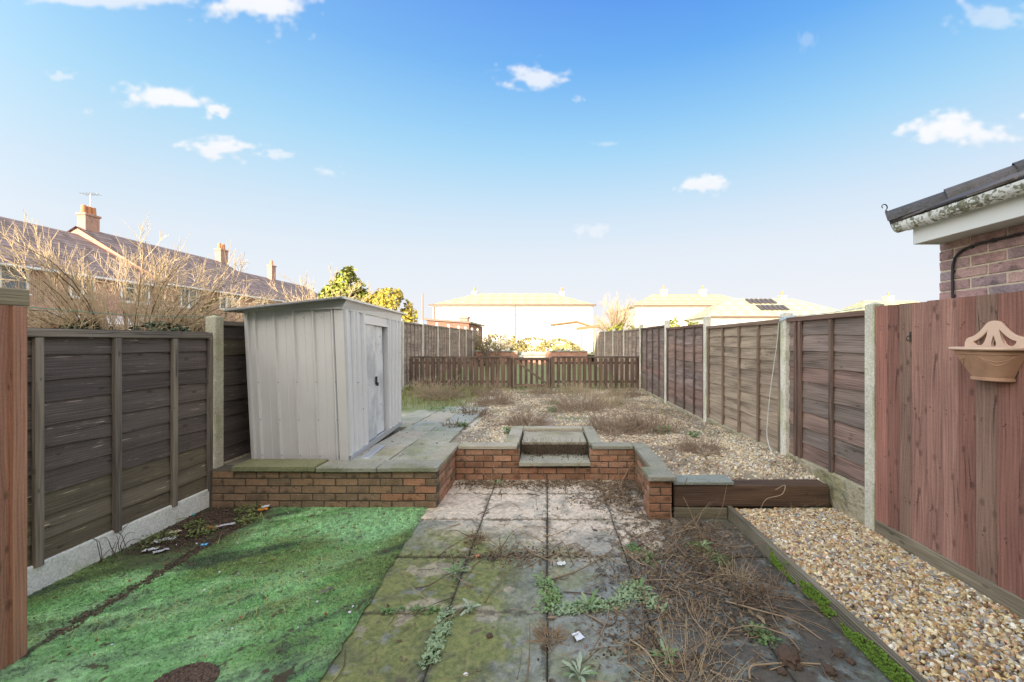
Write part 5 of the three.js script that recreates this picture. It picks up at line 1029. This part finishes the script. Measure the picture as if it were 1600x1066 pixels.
{ // clumps on the terrace, each where the photograph shows one
  const spots = [ // px, py of the foot, radius, height, stems, material, label
    [690, 622, .34, .55, 110, 1, 'brown clump of dead stems before the left part of the picket fence'],
    [665, 614, .32, .42, 70, 3, 'straw coloured dead weeds at the far left foot of the picket fence'],
    [772, 630, .32, .40, 110, 1, 'dense brown dead weed clump left of the gravel middle'],
    [758, 617, .30, .36, 80, 2, 'dark dead weed clump at the foot of the gate'],
    [823, 662, .26, .26, 90, 1, 'dead weed clump just behind the step surround on its left'],
    [845, 614, .30, .28, 60, 1, 'low dead weeds before the picket gate'],
    [905, 640, .42, .36, 120, 1, 'wide brown dead weed clump in the middle right of the terrace'],
    [948, 632, .32, .42, 90, 3, 'straw coloured weed clump near the right end of the picket fence'],
    [900, 612, .32, .34, 70, 3, 'straw coloured weeds before the picket fence right of the gate'],
    [975, 618, .34, .36, 80, 1, 'dead weeds in the far right corner by the picket fence'],
    [958, 672, .34, .30, 130, 1, 'reddish brown dead weed clump behind the right step surround'],
    [1015, 672, .26, .34, 80, 1, 'upright dead weed beside the second right fence post'],
    [1095, 703, .20, .20, 70, 1, 'small dead weed clump in the gravel near the right fence'],
    [740, 648, .22, .22, 60, 2, 'dark dead weeds on the edge of the terrace path'],
    [712, 668, .16, .14, 40, 2, 'small dark dead weeds between the path slabs']];
  const terrM = [M([.46, .36, .25]), M([.36, .265, .185]), M([.24, .17, .115]), M([.52, .42, .28])];
  spots.forEach(([px, py, rad, h, n, mi, lab], i) => { const r = rng(300 + i); let d = 8; for (let k = 0; k < 8; k++) d = (EYE - terraceY((px - CX) / F * d, d)) * F / (py - CY); const x = (px - CX) / F * d;
    one('dead_weed', tuftGeo(r, Math.round(n * 1.7), h * 1.05, rad * 1.0, { up: .5, rad: .0042, side: 3 }), terrM[mi], lab, 'dead weed', null, [x, terraceY(x, d) - .01, -d]); });
  // loose litter of dead stems over the terrace
  const b = new MB(), r = rng(331);
  for (let k = 0; k < 3600; k++) { const d = 4.2 + 7.9 * Math.pow(r(), 1.3), x = rr(r, -1.3, 2.65); if (d < 6.2 && x < .75) continue; if (d < 5.15 && x < 1.3) continue; if (fbm(x * 1.4 + 7, d * 1.4, 981, 4) < .45 - .03 * sst(6, 10, d)) continue; twig(b, r, V(x, terraceY(x, d) + .004, -d), r() * 6.28, rr(r, .06, .30), { el: rr(r, 0, .5), droop: .8, rad: rr(r, .0016, .0038), n: 4, floor: terraceY(x, d) - .01 }); }
  stuff('dead_stems', b.geo(), terrM[1], 'brown dead stems strewn over the raised terrace');
  const g = new MB(); // grass tuft strip before the picket fence and by the shed
  for (let k = 0; k < 5200; k++) { const d = 12.1 - Math.pow(r(), 2) * 3.6, x = r() < .5 ? rr(r, -4.2, -1.6) : rr(r, -4.2, 2.6); if (x > -1.6 && r() < .6 && d < 11.4) continue; if (x < -2 && d < 6.5) continue; const a = r() * 6.28, L = rr(r, .05, .2); g.blade(arc(r, V(x, terraceY(x, d) - .02, -d), a, rr(r, .7, 1.5), L, 1.1, 3, .1), [.005, .004, .003, .0008], V(-Math.sin(a), 0, Math.cos(a))); }
  stuff('grass', g.geo(), M([.24, .24, .085]), 'yellow green grass along the foot of the picket fence and shed');
}
{ // dead stems over the patio: dense on the right, in the recess, along joints
  const r = rng(341), bs = [new MB(), new MB(), new MB(), new MB()];
  const dens = (x, d) => { const n = fbm(x * 2.6 + 3, d * 2.6, 991, 4); let w = .10;
    w += 1.1 * Math.exp(-(((x - 1.12) / .36) ** 2 + ((d - 2.82) / .46) ** 2)) + .9 * Math.exp(-(((x - 1.2) / .4) ** 2 + ((d - 3.55) / .45) ** 2)) + .8 * Math.exp(-(((x - .25) / .7) ** 2 + ((d - 3.17) / .10) ** 2)) + 1.9 * Math.exp(-(((x - .74) / .36) ** 2 + ((d - 4.50) / .32) ** 2)) + 2.0 * Math.exp(-(((x - .0) / 1.2) ** 2 + ((d - 4.80) / .13) ** 2)) + 1.1 * Math.exp(-(((x - .62) / .28) ** 2 + ((d - 2.15) / .3) ** 2)) + .5 * Math.exp(-(((x - .7) / .35) ** 2 + ((d - 2.75) / .5) ** 2)) + .5 * Math.exp(-(((x + .4) / .25) ** 2 + ((d - 3.2) / .12) ** 2)) + .25 * Math.exp(-(((x - 0) / .06) ** 2 + ((d - 2.4) / .4) ** 2));
    return w * sst(.3, .62, n + .08); };
  let c = 0; for (let k = 0; k < 60000 && c < 1500; k++) { const d = rr(r, 1.75, 4.9), x = rr(r, -1.05, 1.68); if (r() > dens(x, d) * .8) continue; if (d > 3.75 && x > .93) continue; if (d>4.9) continue; c++;
    const dist = Math.hypot(x - 1.25, d - 2.7), long = r() < .3; twig(bs[Math.floor(r() * 4)], r, V(x, .004 + r() * r() * .05 * Math.exp(-dist), -d), r() * 6.28, long ? rr(r, .14, .42) : rr(r, .03, .14), { el: r() < .12 ? rr(r, .4, 1.2) : rr(r, -.02, .25), droop: rr(r, 0, .6), rad: long ? rr(r, .0018, .0046) : rr(r, .0011, .0026), wob: .3, n: long ? 6 : 3, floor: .001 }); }
  stuff('dead_stems', bs[0].geo(), deadM[0], 'tan dead stems lying in a tangle over the patio slabs');
  stuff('dead_stems', bs[1].geo(), deadM[1], 'brown dead stems lying in a tangle over the patio slabs');
  stuff('dead_stems', bs[2].geo(), deadM[2], 'dark dead stems and roots lying over the patio slabs');
  stuff('dead_stems', bs[3].geo(), deadM[1], 'straw coloured dead stems lying over the patio slabs');
  // single long branches one can follow
  const on = (px, py, y = .01) => { const d = (EYE - y) * F / (py - CY); return P(px, py, d); };
  const branch = (pts, rad, m, lab) => { const b = new MB(); b.tube(new THREE.CatmullRomCurve3(pts).getPoints(22), rad, rad * .6, 6); one('branch', b.geo(), m, lab, 'branch'); };
  branch([on(1172, 1062), on(1171, 1048, .02), on(1176, 1041, .025), on(1200, 1038, .02), on(1240, 1036), on(1282, 1038)], .006, deadM[0], 'bent pale stick on the slabs near the edging board at the bottom');
  branch([on(862, 905), on(900, 893, .02), on(932, 876, .03), on(958, 858, .02)], .006, deadM[1], 'long thin branch lying across the joint in the middle of the patio');
  branch([on(880, 925), on(930, 930), on(955, 945), on(962, 972), on(945, 978), on(925, 965)], .0045, deadM[2], 'dark looped root lying beside the green weeds');
  branch([on(985, 1000), on(1010, 1018, .03), on(1030, 1048, .02), on(1060, 1078)], .005, deadM[3], 'straw coloured stalk at the bottom of the patio right of the joint');
  branch([on(1135, 940), on(1190, 955, .03), on(1240, 970, .02), on(1285, 1000)], .005, deadM[0], 'long pale stalk leaning towards the edging board');
  branch([on(1040, 690, .02), on(1052, 800, .02)].map((p, i) => i ? on(1060, 790, .02) : V(1.28, .42, -3.74)).concat([on(1075, 812)]), .003, deadM[1], 'thin upright stalk leaning on the dark sleeper');
  branch([V(2.12, .29, -3.80), V(2.16, .36, -3.72), V(2.10, .30, -3.66), V(1.98, .24, -3.70), V(1.95, .14, -3.74)], .005, deadM[0], 'hooked dry stem hanging over the front of the sleeper');
  // crumbs of soil
  const soil = [], sg = stoneGeo(12);
  for (let k = 0; k < 60000 && soil.length < 5500; k++) { const d = rr(r, 1.75, 4.88), x = rr(r, -1.1, 1.68); if (r() > (dens(x, d) - .12) * .9) continue; if (d > 3.75 && x > .93) continue; const s = .002 + .007 * r() ** 3, v = rr(r, .5, 1.2); soil.push([mat4(x, s * .4, -d, r() * 6, r() * 6, r() * 6, s, s * .7, s), [.10 * v, .072 * v, .048 * v]]); }
  for (let k = 0; k < 9000; k++) { const u = Math.abs(rr(r, -1, 1) * r()); let d, x; if (k < 3600) { d = 3.72 + rr(r, -.6, .36) * Math.sqrt(r()); x = -3.08 + rr(r, -.3, .36) * Math.sqrt(r()); } else if (k < 4400) { d = rr(r, 2.3, 4); x = -2.77 + rr(r, -.05, .05); } else { const a = r() * 6.28, q = Math.sqrt(r()) * .13; x = -1.76 + Math.cos(a) * q * 1.1; d = 1.97 + Math.sin(a) * q; } const s = .003 + .007 * r() ** 3, v = rr(r, .5, 1.25); soil.push([mat4(x, .014 + s * .5 + (k < 3600 ? .03 * r() * Math.exp(-(((x + 3.1) / .25) ** 2)) : 0), -d, r() * 6, r() * 6, r() * 6, s, s * .75, s), [.13 * v, .085 * v, .06 * v]]); }
  for (let k = 0; k < 420; k++) { const x = rr(r, -.3, .48), d = r() < .8 ? rr(r, 5.2, 5.31) : rr(r, 4.92, 5.3), s = .003 + .008 * r() ** 2, v = rr(r, .5, 1.2); soil.push([mat4(x, .23 + r() * .02 * sst(4.95, 5.3, d), -d, r() * 6, r() * 6, 0, s, s * .8, s), [.10 * v, .065 * v, .045 * v]]); }
  copies('soil', sg, M([1, 1, 1], { roughness: 1 }), soil, 'dark soil crumbs scattered over patio, turf and lower step', 'soil');
  const flake = new MB(); { const f = rng(611); flake.blade([V(-1, 0, 0), V(-.4, .35, .1), V(.3, .3, -.1), V(1, -.1, .05)], [.1, .55, .5, .05], V(0, .2, 1).normalize()); }
  const fl = []; for (let k = 0; k < 90000 && fl.length < 5200; k++) { const d = rr(r, 1.75, 4.9), x = rr(r, -1.1, 1.69); if (d > 3.75 && x > .93) continue; if (r() > (dens(x, d) - .08)) continue; const q = rr(r, .004, .013) * (r() < .1 ? 1.7 : 1), v = rr(r, .45, 1.3), t = r(); fl.push([mat4(x, .003 + r() * .012, -d, rr(r, -.5, .5), r() * 6.28, rr(r, -.5, .5), q * rr(r, 1, 2), q, q), mix3([.13, .085, .05], [.27, .20, .12], t).map(c => c * v)]); }
  for (let k = 0; k < 2600; k++) { const d = 4.3 + 7.7 * Math.pow(r(), 1.2), x = rr(r, -2.5, 2.65); if (d < 6.15 && x > -1.2 && x < .75) continue; if (d < 5.15 && x < 1.3 && x > -1.3) continue; if (fbm(x * 1.4 + 7, d * 1.4, 981, 4) < .46 - (x < -1.3 ? .1 * sst(6, 8, d) : 0)) continue; const q = rr(r, .008, .022), v = rr(r, .5, 1.3); fl.push([mat4(x, terraceY(x, d) - .005 + r() * .02, -d, rr(r, -.5, .5), r() * 6.28, rr(r, -.5, .5), q * rr(r, 1, 2), q, q), mix3([.14, .095, .06], [.29, .215, .14], r()).map(c => c * v)]); }
  copies('leaf_litter', flake.geo(), M([1, 1, 1], { roughness: .95 }), fl, 'matted brown leaf litter among the dead stems on patio and terrace', 'leaf litter');
  const b2 = new MB(); for (let k = 0; k < 520; k++) { const x = rr(r, -.3, .5), d = 5.32 - .25 * r() * r(); twig(b2, r, V(x, .232, -d), r() * 6.28, rr(r, .05, .22), { el: rr(r, .1, 1.3), droop: .9, rad: .0027, n: 4, floor: .23 }); }
  stuff('dead_stems', b2.geo(), deadM[2], 'dark dead weeds growing on the lower stone step');
}
// clumps of dead grass and upright weeds on the patio
[[1075, 1064, .17, .22, 120, 3, 'straw coloured clump of dead grass at the bottom edge of the patio'], [1150, 905, .10, .14, 90, 3, 'yellowish tuft of dry grass in the tangle of stems'], [1010, 770, .12, .20, 90, 1, 'brown dead weed growing at the foot of the right brick return'], [748, 745, .10, .24, 60, 1, 'thin dead weed stalks at the inner left corner of the brick recess'], [1190, 925, .16, .20, 60, 1, 'brown tangle of dead stalks left of the edging board'], [1240, 788, .16, .12, 150, 1, 'reddish dead weed lying on the gravel in front of the sleeper'], [1085, 985, .18, .14, 50, 0, 'loose heap of tan dead stems in the middle of the right slabs'], [1120, 860, .18, .13, 90, 1, 'brown heap of dead stems beside the right brick pier'], [740, 845, .06, .08, 70, 1, 'small brown dead tuft in the joint left of the middle'], [860, 1000, .06, .10, 80, 0, 'strip of dead grass growing in the middle joint']].forEach(([px, py, rad, h, n, mi, lab], i) => {
  const r = rng(380 + i), y = i === 5 ? .085 : 0, d = (EYE - y) * F / (py - CY), x = (px - CX) / F * d; one('dead_weed', tuftGeo(r, n, h, rad, { up: [3, 2].includes(i) ? .95 : .45, rad: i < 2 ? .0017 : .0022, side: i < 2 ? 0 : 2 }), deadM[mi], lab, 'dead weed', null, [x, y, -d]); });

// ------------------------------------------------------------------ green weeds
const weedM = [M([.20, .30, .11]), M([.27, .36, .19]), M([.14, .23, .07]), M([.34, .40, .27])].map(m => { m.roughness = .65; return m; });
function leafGeo(r, L, w, o = {}) { // lobed leaf along +x, rising then drooping
  const n = 10, b = new MB(), pts = [], ws = []; for (let i = 0; i <= n; i++) { const t = i / n; pts.push(V(t * L, L * (o.rise ?? .35) * Math.sin(t * 2.3) , Math.sin(t * 3) * L * rr(r, -.04, .04))); const lobe = o.lobes ? .55 + .45 * Math.abs(Math.sin(t * o.lobes * Math.PI)) : 1; ws.push(w * Math.pow(Math.sin(Math.PI * Math.min(.985, .06 + t * .94)), .75) * lobe * (o.spoon ? .35 + .9 * t : 1)); }
  b.blade(pts, ws, V(0, 0, 1)); return b.geo();
}
[ // rosettes whose leaves can be told apart
  [712, 896, 15, .15, .013, 5, 1, 'pale green rosette of long toothed leaves in the left patio joint'],
  [735, 952, 16, .095, .017, 4, 3, 'grey green rosette weed where two joints meet left of the middle'],
  [922, 950, 18, .13, .020, 4, 1, 'spreading green rosette with broad leaves right of the middle joint'],
  [905, 1058, 20, .13, .017, 4, 3, 'grey green rosette weed at the bottom of the middle joint'],
  [1097, 856, 15, .12, .024, 3, 0, 'green leafy weed among the stems near the right brick pier'],
  [1040, 1030, 12, .10, .018, 3, 0, 'green weed half buried in the clump of dead grass'],
  [777, 757, 14, .085, .014, 3, 0, 'bright green young weed at the foot of the back brick wall'],
  [1000, 925, 15, .11, .017, 4, 1, 'green weed under the stems at the right end of the leafy strip']
].forEach(([px, py, n, L, w, lobes, mi, lab], i) => {
  const r = rng(420 + i), d = EYE * F / (py - CY), x = (px - CX) / F * d, T = thing('weed', lab, 'weed', [x, .004, -d]);
  const gs = [0, 1, 2].map(() => leafGeo(r, 1, w / L, { lobes: lobes + 2, rise: i === 0 ? .16 : .2, spoon: i !== 0 }));
  for (let k = 0; k < n; k++) { const a = k * 2.4 + rr(r, -.3, .3), s = L * rr(r, .35, .85); const o = obj('leaf', gs[k % 3], weedM[r() < .7 ? mi : (mi + 1) % 4], T, [Math.cos(a) * .008, rr(r, 0, .012), -Math.sin(a) * .008], [rr(r, -.3, .3), a, rr(r, -.05, .35) * (k < n * .7 ? .4 : 1.5)]); o.scale.setScalar(s); }
});
{ // small leaved weeds filling the joints
  const leaf = (b, r, p, s) => { const a = r() * 6.28, e = rr(r, -.1, 1.0), dir = V(Math.cos(a) * Math.cos(e), Math.sin(e), Math.sin(a) * Math.cos(e)), side = V(-Math.sin(a), rr(r, -.3, .3), Math.cos(a)).normalize(); b.blade([p, p.clone().addScaledVector(dir, s * .5), p.clone().addScaledVector(dir, s).add(V(0, -s * .15, 0))], [s * .12, s * .34, s * .05], side); };
  [[[700, 955], [690, 985], [680, 1010], [668, 1038], 420, .05, 1, 'strip of small grey green leaves growing in the left patio joint'], [[845, 905], [858, 925], [862, 940], [850, 950], 360, .07, 0, 'bushy green weed in the middle joint of the patio'], [[870, 955], [905, 950], [945, 948], [985, 940], 520, .06, 1, 'leafy strip of weeds along the cross joint right of the middle'], [[975, 935], [990, 920], [1010, 935], [1030, 950], 420, .08, 1, 'grey green weed patch among the dead stems'], [[1075, 850], [1100, 862], [1120, 872], [1128, 880], 300, .07, 2, 'green trailing weed near the right brick pier'], [[640, 953], [600, 957], [655, 956], [690, 958], 90, .02, 2, 'thin line of tiny green weeds in the left cross joint'], [[1170, 985], [1185, 990], [1200, 1000], [1180, 995], 120, .06, 2, 'small yellow green weed near the foot of the edging board'], [[1000, 865], [985, 855], [1010, 870], [1020, 880], 160, .06, 2, 'patch of small weeds at the end of the pink slabs']].forEach(([p0, p1, p2, p3, n, rad, mi, lab], i) => {
    const r = rng(450 + i), b = new MB(), cv = [p0, p1, p2, p3].map(([px, py]) => P(px, py, EYE * F / (py - CY))); const c = new THREE.CatmullRomCurve3(cv);
    for (let k = 0; k < n; k++) { const q = c.getPoint(r()); const a = r() * 6.28, u = Math.sqrt(r()) * rad; q.x += Math.cos(a) * u; q.z += Math.sin(a) * u; q.y = .003 + r() * .035 * (1 - u / rad); leaf(b, r, q, rr(r, .012, .034)); }
    stuff('small_weeds', b.geo(), weedM[mi], lab);
  });
  // weeds and moss on the soil heap and on the terrace
  const r = rng(471), b = new MB(); for (let k = 0; k < 900; k++) { const cl = pick(r, [[-3.2, 3.35, .14], [-2.88, 3.95, .12], [-2.95, 3.5, .10], [-3.12, 3.62, .08], [-2.72, 3.72, .10]]), a = r() * 6.28, u = Math.sqrt(r()) * cl[2]; leaf(b, r, V(cl[0] + Math.cos(a) * u, .02 + r() * .05, -(cl[1] + Math.sin(a) * u)), rr(r, .01, .03)); }
  stuff('small_weeds', b.geo(), M([.17, .21, .06]), 'small weeds growing on the soil heap in the corner of the turf');
  const b3 = new MB(); for (const [px, py, n, rad] of [[865, 628, 160, .14], [722, 672, 120, .08], [795, 682, 90, .07], [1035, 680, 120, .14], [690, 640, 200, .3], [1085, 690, 70, .06], [862, 640, 80, .1]]) { const d = (EYE - .3) * F / (py - CY), x = (px - CX) / F * d; for (let k = 0; k < n; k++) { const a = r() * 6.28, u = Math.sqrt(r()) * rad; leaf(b3, r, V(x + Math.cos(a) * u, terraceY(x, d) + r() * .07, -d + Math.sin(a) * u), rr(r, .02, .05)); } }
  stuff('small_weeds', b3.geo(), weedM[2], 'scattered green weeds on the raised terrace');
  // dry stems over the base board and the heap
  const dv = new MB(); for (let k = 0; k < 10; k++) { const x = -3.33, d = rr(r, 3.0, 3.25); twig(dv, r, V(x, .02, -d), rr(r, 0, 1.5), rr(r, .15, .34), { el: rr(r, .7, 1.4), droop: 1.8, rad: .0028, n: 7 }); } for (let k = 0; k < 30; k++) twig(dv, r, V(rr(r, -3.2, -2.6), .03, -rr(r, 3.6, 4.0)), r() * 6.28, rr(r, .1, .4), { el: rr(r, 0, .4), rad: .0025, n: 5 });
  one('dead_weed', dv.geo(), deadM[2], 'dry curled stems against the pale base board by the soil heap', 'dead weed');
  // a few yellow grass blades on the turf
  const gb = new MB(); for (let k = 0; k < 900; k++) { const d = rr(r, 2.1, 4.05), x = rr(r, -2.7, -1.2); if (fbm(x * 3, d * 3 + 5, 993, 3) < .56) continue; const a = r() * 6.28; gb.blade(arc(r, V(x, .01, -d), a, rr(r, .1, .9), rr(r, .03, .10), .6, 3, .2), [.0018, .0016, .0012, .0004], V(-Math.sin(a), 0, Math.cos(a))); }
  stuff('grass', gb.geo(), M([.40, .42, .14]), 'loose yellow grass blades lying on the artificial turf');
}

// ------------------------------------------------------------------ litter
{
  const on = (px, py, y = .02) => P(px, py, (EYE - y) * F / (py - CY));
  function scrap(seed, w, h, fold = .35) { const r = rng(seed), N = 5, pos = [], uv = [], idx = []; for (let j = 0; j <= N; j++) for (let i = 0; i <= N; i++) { pos.push((i / N - .5) * w + rr(r, -.06, .06) * w, (Math.abs(Math.sin(i * 1.7 + seed)) * .5 + r() * .5) * fold * Math.min(w, h), (j / N - .5) * h + rr(r, -.06, .06) * h); uv.push(i / N, j / N); } for (let j = 0; j < N; j++) for (let i = 0; i < N; i++) { const a = j * (N + 1) + i; idx.push(a, a + N + 1, a + 1, a + 1, a + N + 1, a + N + 2); } return toCreasedNormals(geo(pos, uv, idx), .5); }
  const sm = (c, ro = .45) => M(c, { roughness: ro });
  const put = (name, g, m, lab, cat, px, py, ry = 0, y = .02) => { const p = on(px, py, y); one(name, g, m, lab, cat, null, [p.x, y, p.z], [0, ry, 0]); };
  const T = thing('wrapper', 'crumpled orange and white wrapper at the corner of the turf by the brick wall', 'wrapper', on(411, 797).toArray(), .4);
  obj('orange_part', scrap(1, .075, .055), sm([.85, .30, .03]), T, [0, .002, .01]); obj('white_part', scrap(2, .07, .05), sm([.75, .75, .78]), T, [.01, .012, -.03]);
  put('wrapper', scrap(3, .05, .035), sm([.12, .48, .75]), 'small bright blue wrapper on the dark seam of the turf', 'wrapper', 319, 852, .4);
  put('wrapper', scrap(4, .035, .028), sm([.05, .45, .50]), 'tiny turquoise wrapper on the soil heap', 'wrapper', 302, 805, .9, .045);
  put('plastic_scrap', scrap(5, .13, .06), sm([.55, .55, .56]), 'greyish clear plastic scrap below the pale base board', 'plastic', 258, 845, .6, .03);
  put('plastic_scrap', scrap(6, .10, .04), sm([.60, .60, .58]), 'whitish plastic scrap with a lime edge nearest the base board', 'plastic', 235, 860, .5, .03);
  put('plastic_scrap', scrap(7, .09, .04), sm([.58, .58, .60]), 'small grey plastic scrap between the other scraps on the soil', 'plastic', 251, 862, .8, .025);
  put('plastic_scrap', scrap(8, .13, .05), sm([.52, .50, .52]), 'pale grey plastic strip right of the red wrapper', 'plastic', 352, 822, .5, .03);
  put('wrapper', scrap(9, .09, .05), sm([.50, .06, .03]), 'dark red crumpled wrapper on the soil heap', 'wrapper', 331, 826, .2, .03);
  put('wood_chip', scrap(10, .075, .045, .5), sm([.62, .50, .36], .8), 'pale flat wood chip beside the base board', 'wood chip', 273, 833, .3, .04);
  put('paper_scrap', scrap(11, .05, .06, .15), sm([.78, .79, .80]), 'small white paper scrap on the dark slab right of the middle joint', 'paper', 903, 995, .5, .012);
  put('paper_scrap', scrap(12, .06, .045, .4), sm([.70, .72, .66]), 'crumpled pale scrap on the slab joint in the middle of the patio', 'paper', 877, 882, .2, .015);
  put('dry_leaf', scrap(13, .085, .03, .9), sm([.16, .13, .10], .7), 'curled grey brown dry leaf on the turf near the slabs', 'leaf', 509, 926, .7, .025);
  put('dry_leaf', scrap(14, .04, .03, .6), sm([.55, .26, .10], .7), 'small orange dry leaf above the toothed rosette', 'leaf', 746, 870, .4, .012);
  put('white_pebble', stoneGeo(21).scale(.014, .008, .012), sm([.80, .76, .70]), 'small white pebble on the bottom slab left of the middle joint', 'pebble', 728, 1054, 0, .006);
  const clod = (seed, s) => { const g = mergeVertices(new THREE.IcosahedronGeometry(1, 8).deleteAttribute('normal').deleteAttribute('uv')), p = g.attributes.position; for (let i = 0; i < p.count; i++) { const x = p.getX(i), y = p.getY(i), z = p.getZ(i), k = .45 + .75 * fbm(x * 2.3 + seed, y * 2.3 + z * 2.1 + seed, 995, 3) + .45 * fbm(x * 6 + y * 4 + seed, z * 6 - y * 5, 996, 3); p.setXYZ(i, x * k * s, y * k * s * .75, z * k * s); } g.computeVertexNormals(); return g; };
  const clodM = M([.10, .066, .047], { roughness: 1 });
  [[1232, 1026, .052, 'large dark soil clod beside the edging board at the bottom right'], [1247, 1042, .020, 'small brown clod just below the large clod'], [1296, 1048, .027, 'round brown clod nearest the bottom right of the patio'], [1310, 1020, .024, 'brown clod touching the mossy edging board'], [1222, 1050, .02, 'small dark clod left of the bent pale stick'], [1330, 1034, .018, 'reddish brown clod next to the tiny blue cap'], [765, 994, .016, 'small dark soil clod on the green slab']].forEach(([px, py, s, lab], i) => put('soil_clod', clod(i * 3.7 + 1, s), clodM, lab, 'soil clod', px, py, i, s * .45));
  put('bottle_cap', new THREE.CylinderGeometry(.008, .008, .006, 12), sm([.05, .40, .50]), 'tiny turquoise bottle cap by the edging board', 'bottle cap', 1325, 1032, 0, .006);
  const tr = rng(505), bits = []; for (let k = 0; k < 90; k++) { const d = rr(tr, 2.1, 4.05), x = rr(tr, -3.3, -1.15), c = pick(tr, [[.7, .7, .7], [.45, .12, .06], [.2, .1, .06], [.5, .5, .55], [.12, .08, .06]]); bits.push([mat4(x, .022, -d, tr() * 6, tr() * 6, tr() * 6, rr(tr, .004, .011), .003, rr(tr, .004, .009)), c]); }
  copies('litter_bits', stoneGeo(23), M([1, 1, 1], { roughness: .6 }), bits, 'tiny scraps and crumbs scattered on the artificial turf', 'litter');
  // plant pot by the far wall
  const pot = thing('plant_pot', 'dark plant pot with a small weed by the low far garden wall', 'plant pot', [-3.6, .27, -22.6]); obj('pot', new THREE.LatheGeometry([[.001, 0], [.2, 0], [.26, .32], [.28, .32], [.28, .36], [.24, .36], [.22, .3]].map(p => new THREE.Vector2(...p)), 18), M([.04, .04, .045], { roughness: .6 }), pot);
  const pw = new MB(), rp = rng(507); for (let k = 0; k < 40; k++) pw.blade(arc(rp, V(0, .3, 0), rp() * 6.28, rr(rp, .6, 1.4), rr(rp, .15, .4), 1, 4), [.012, .012, .01, .006, .001], V(1, 0, 0)); obj('plant', pw.geo(), weedM[0], pot);
}
renderer.render(scene, camera);
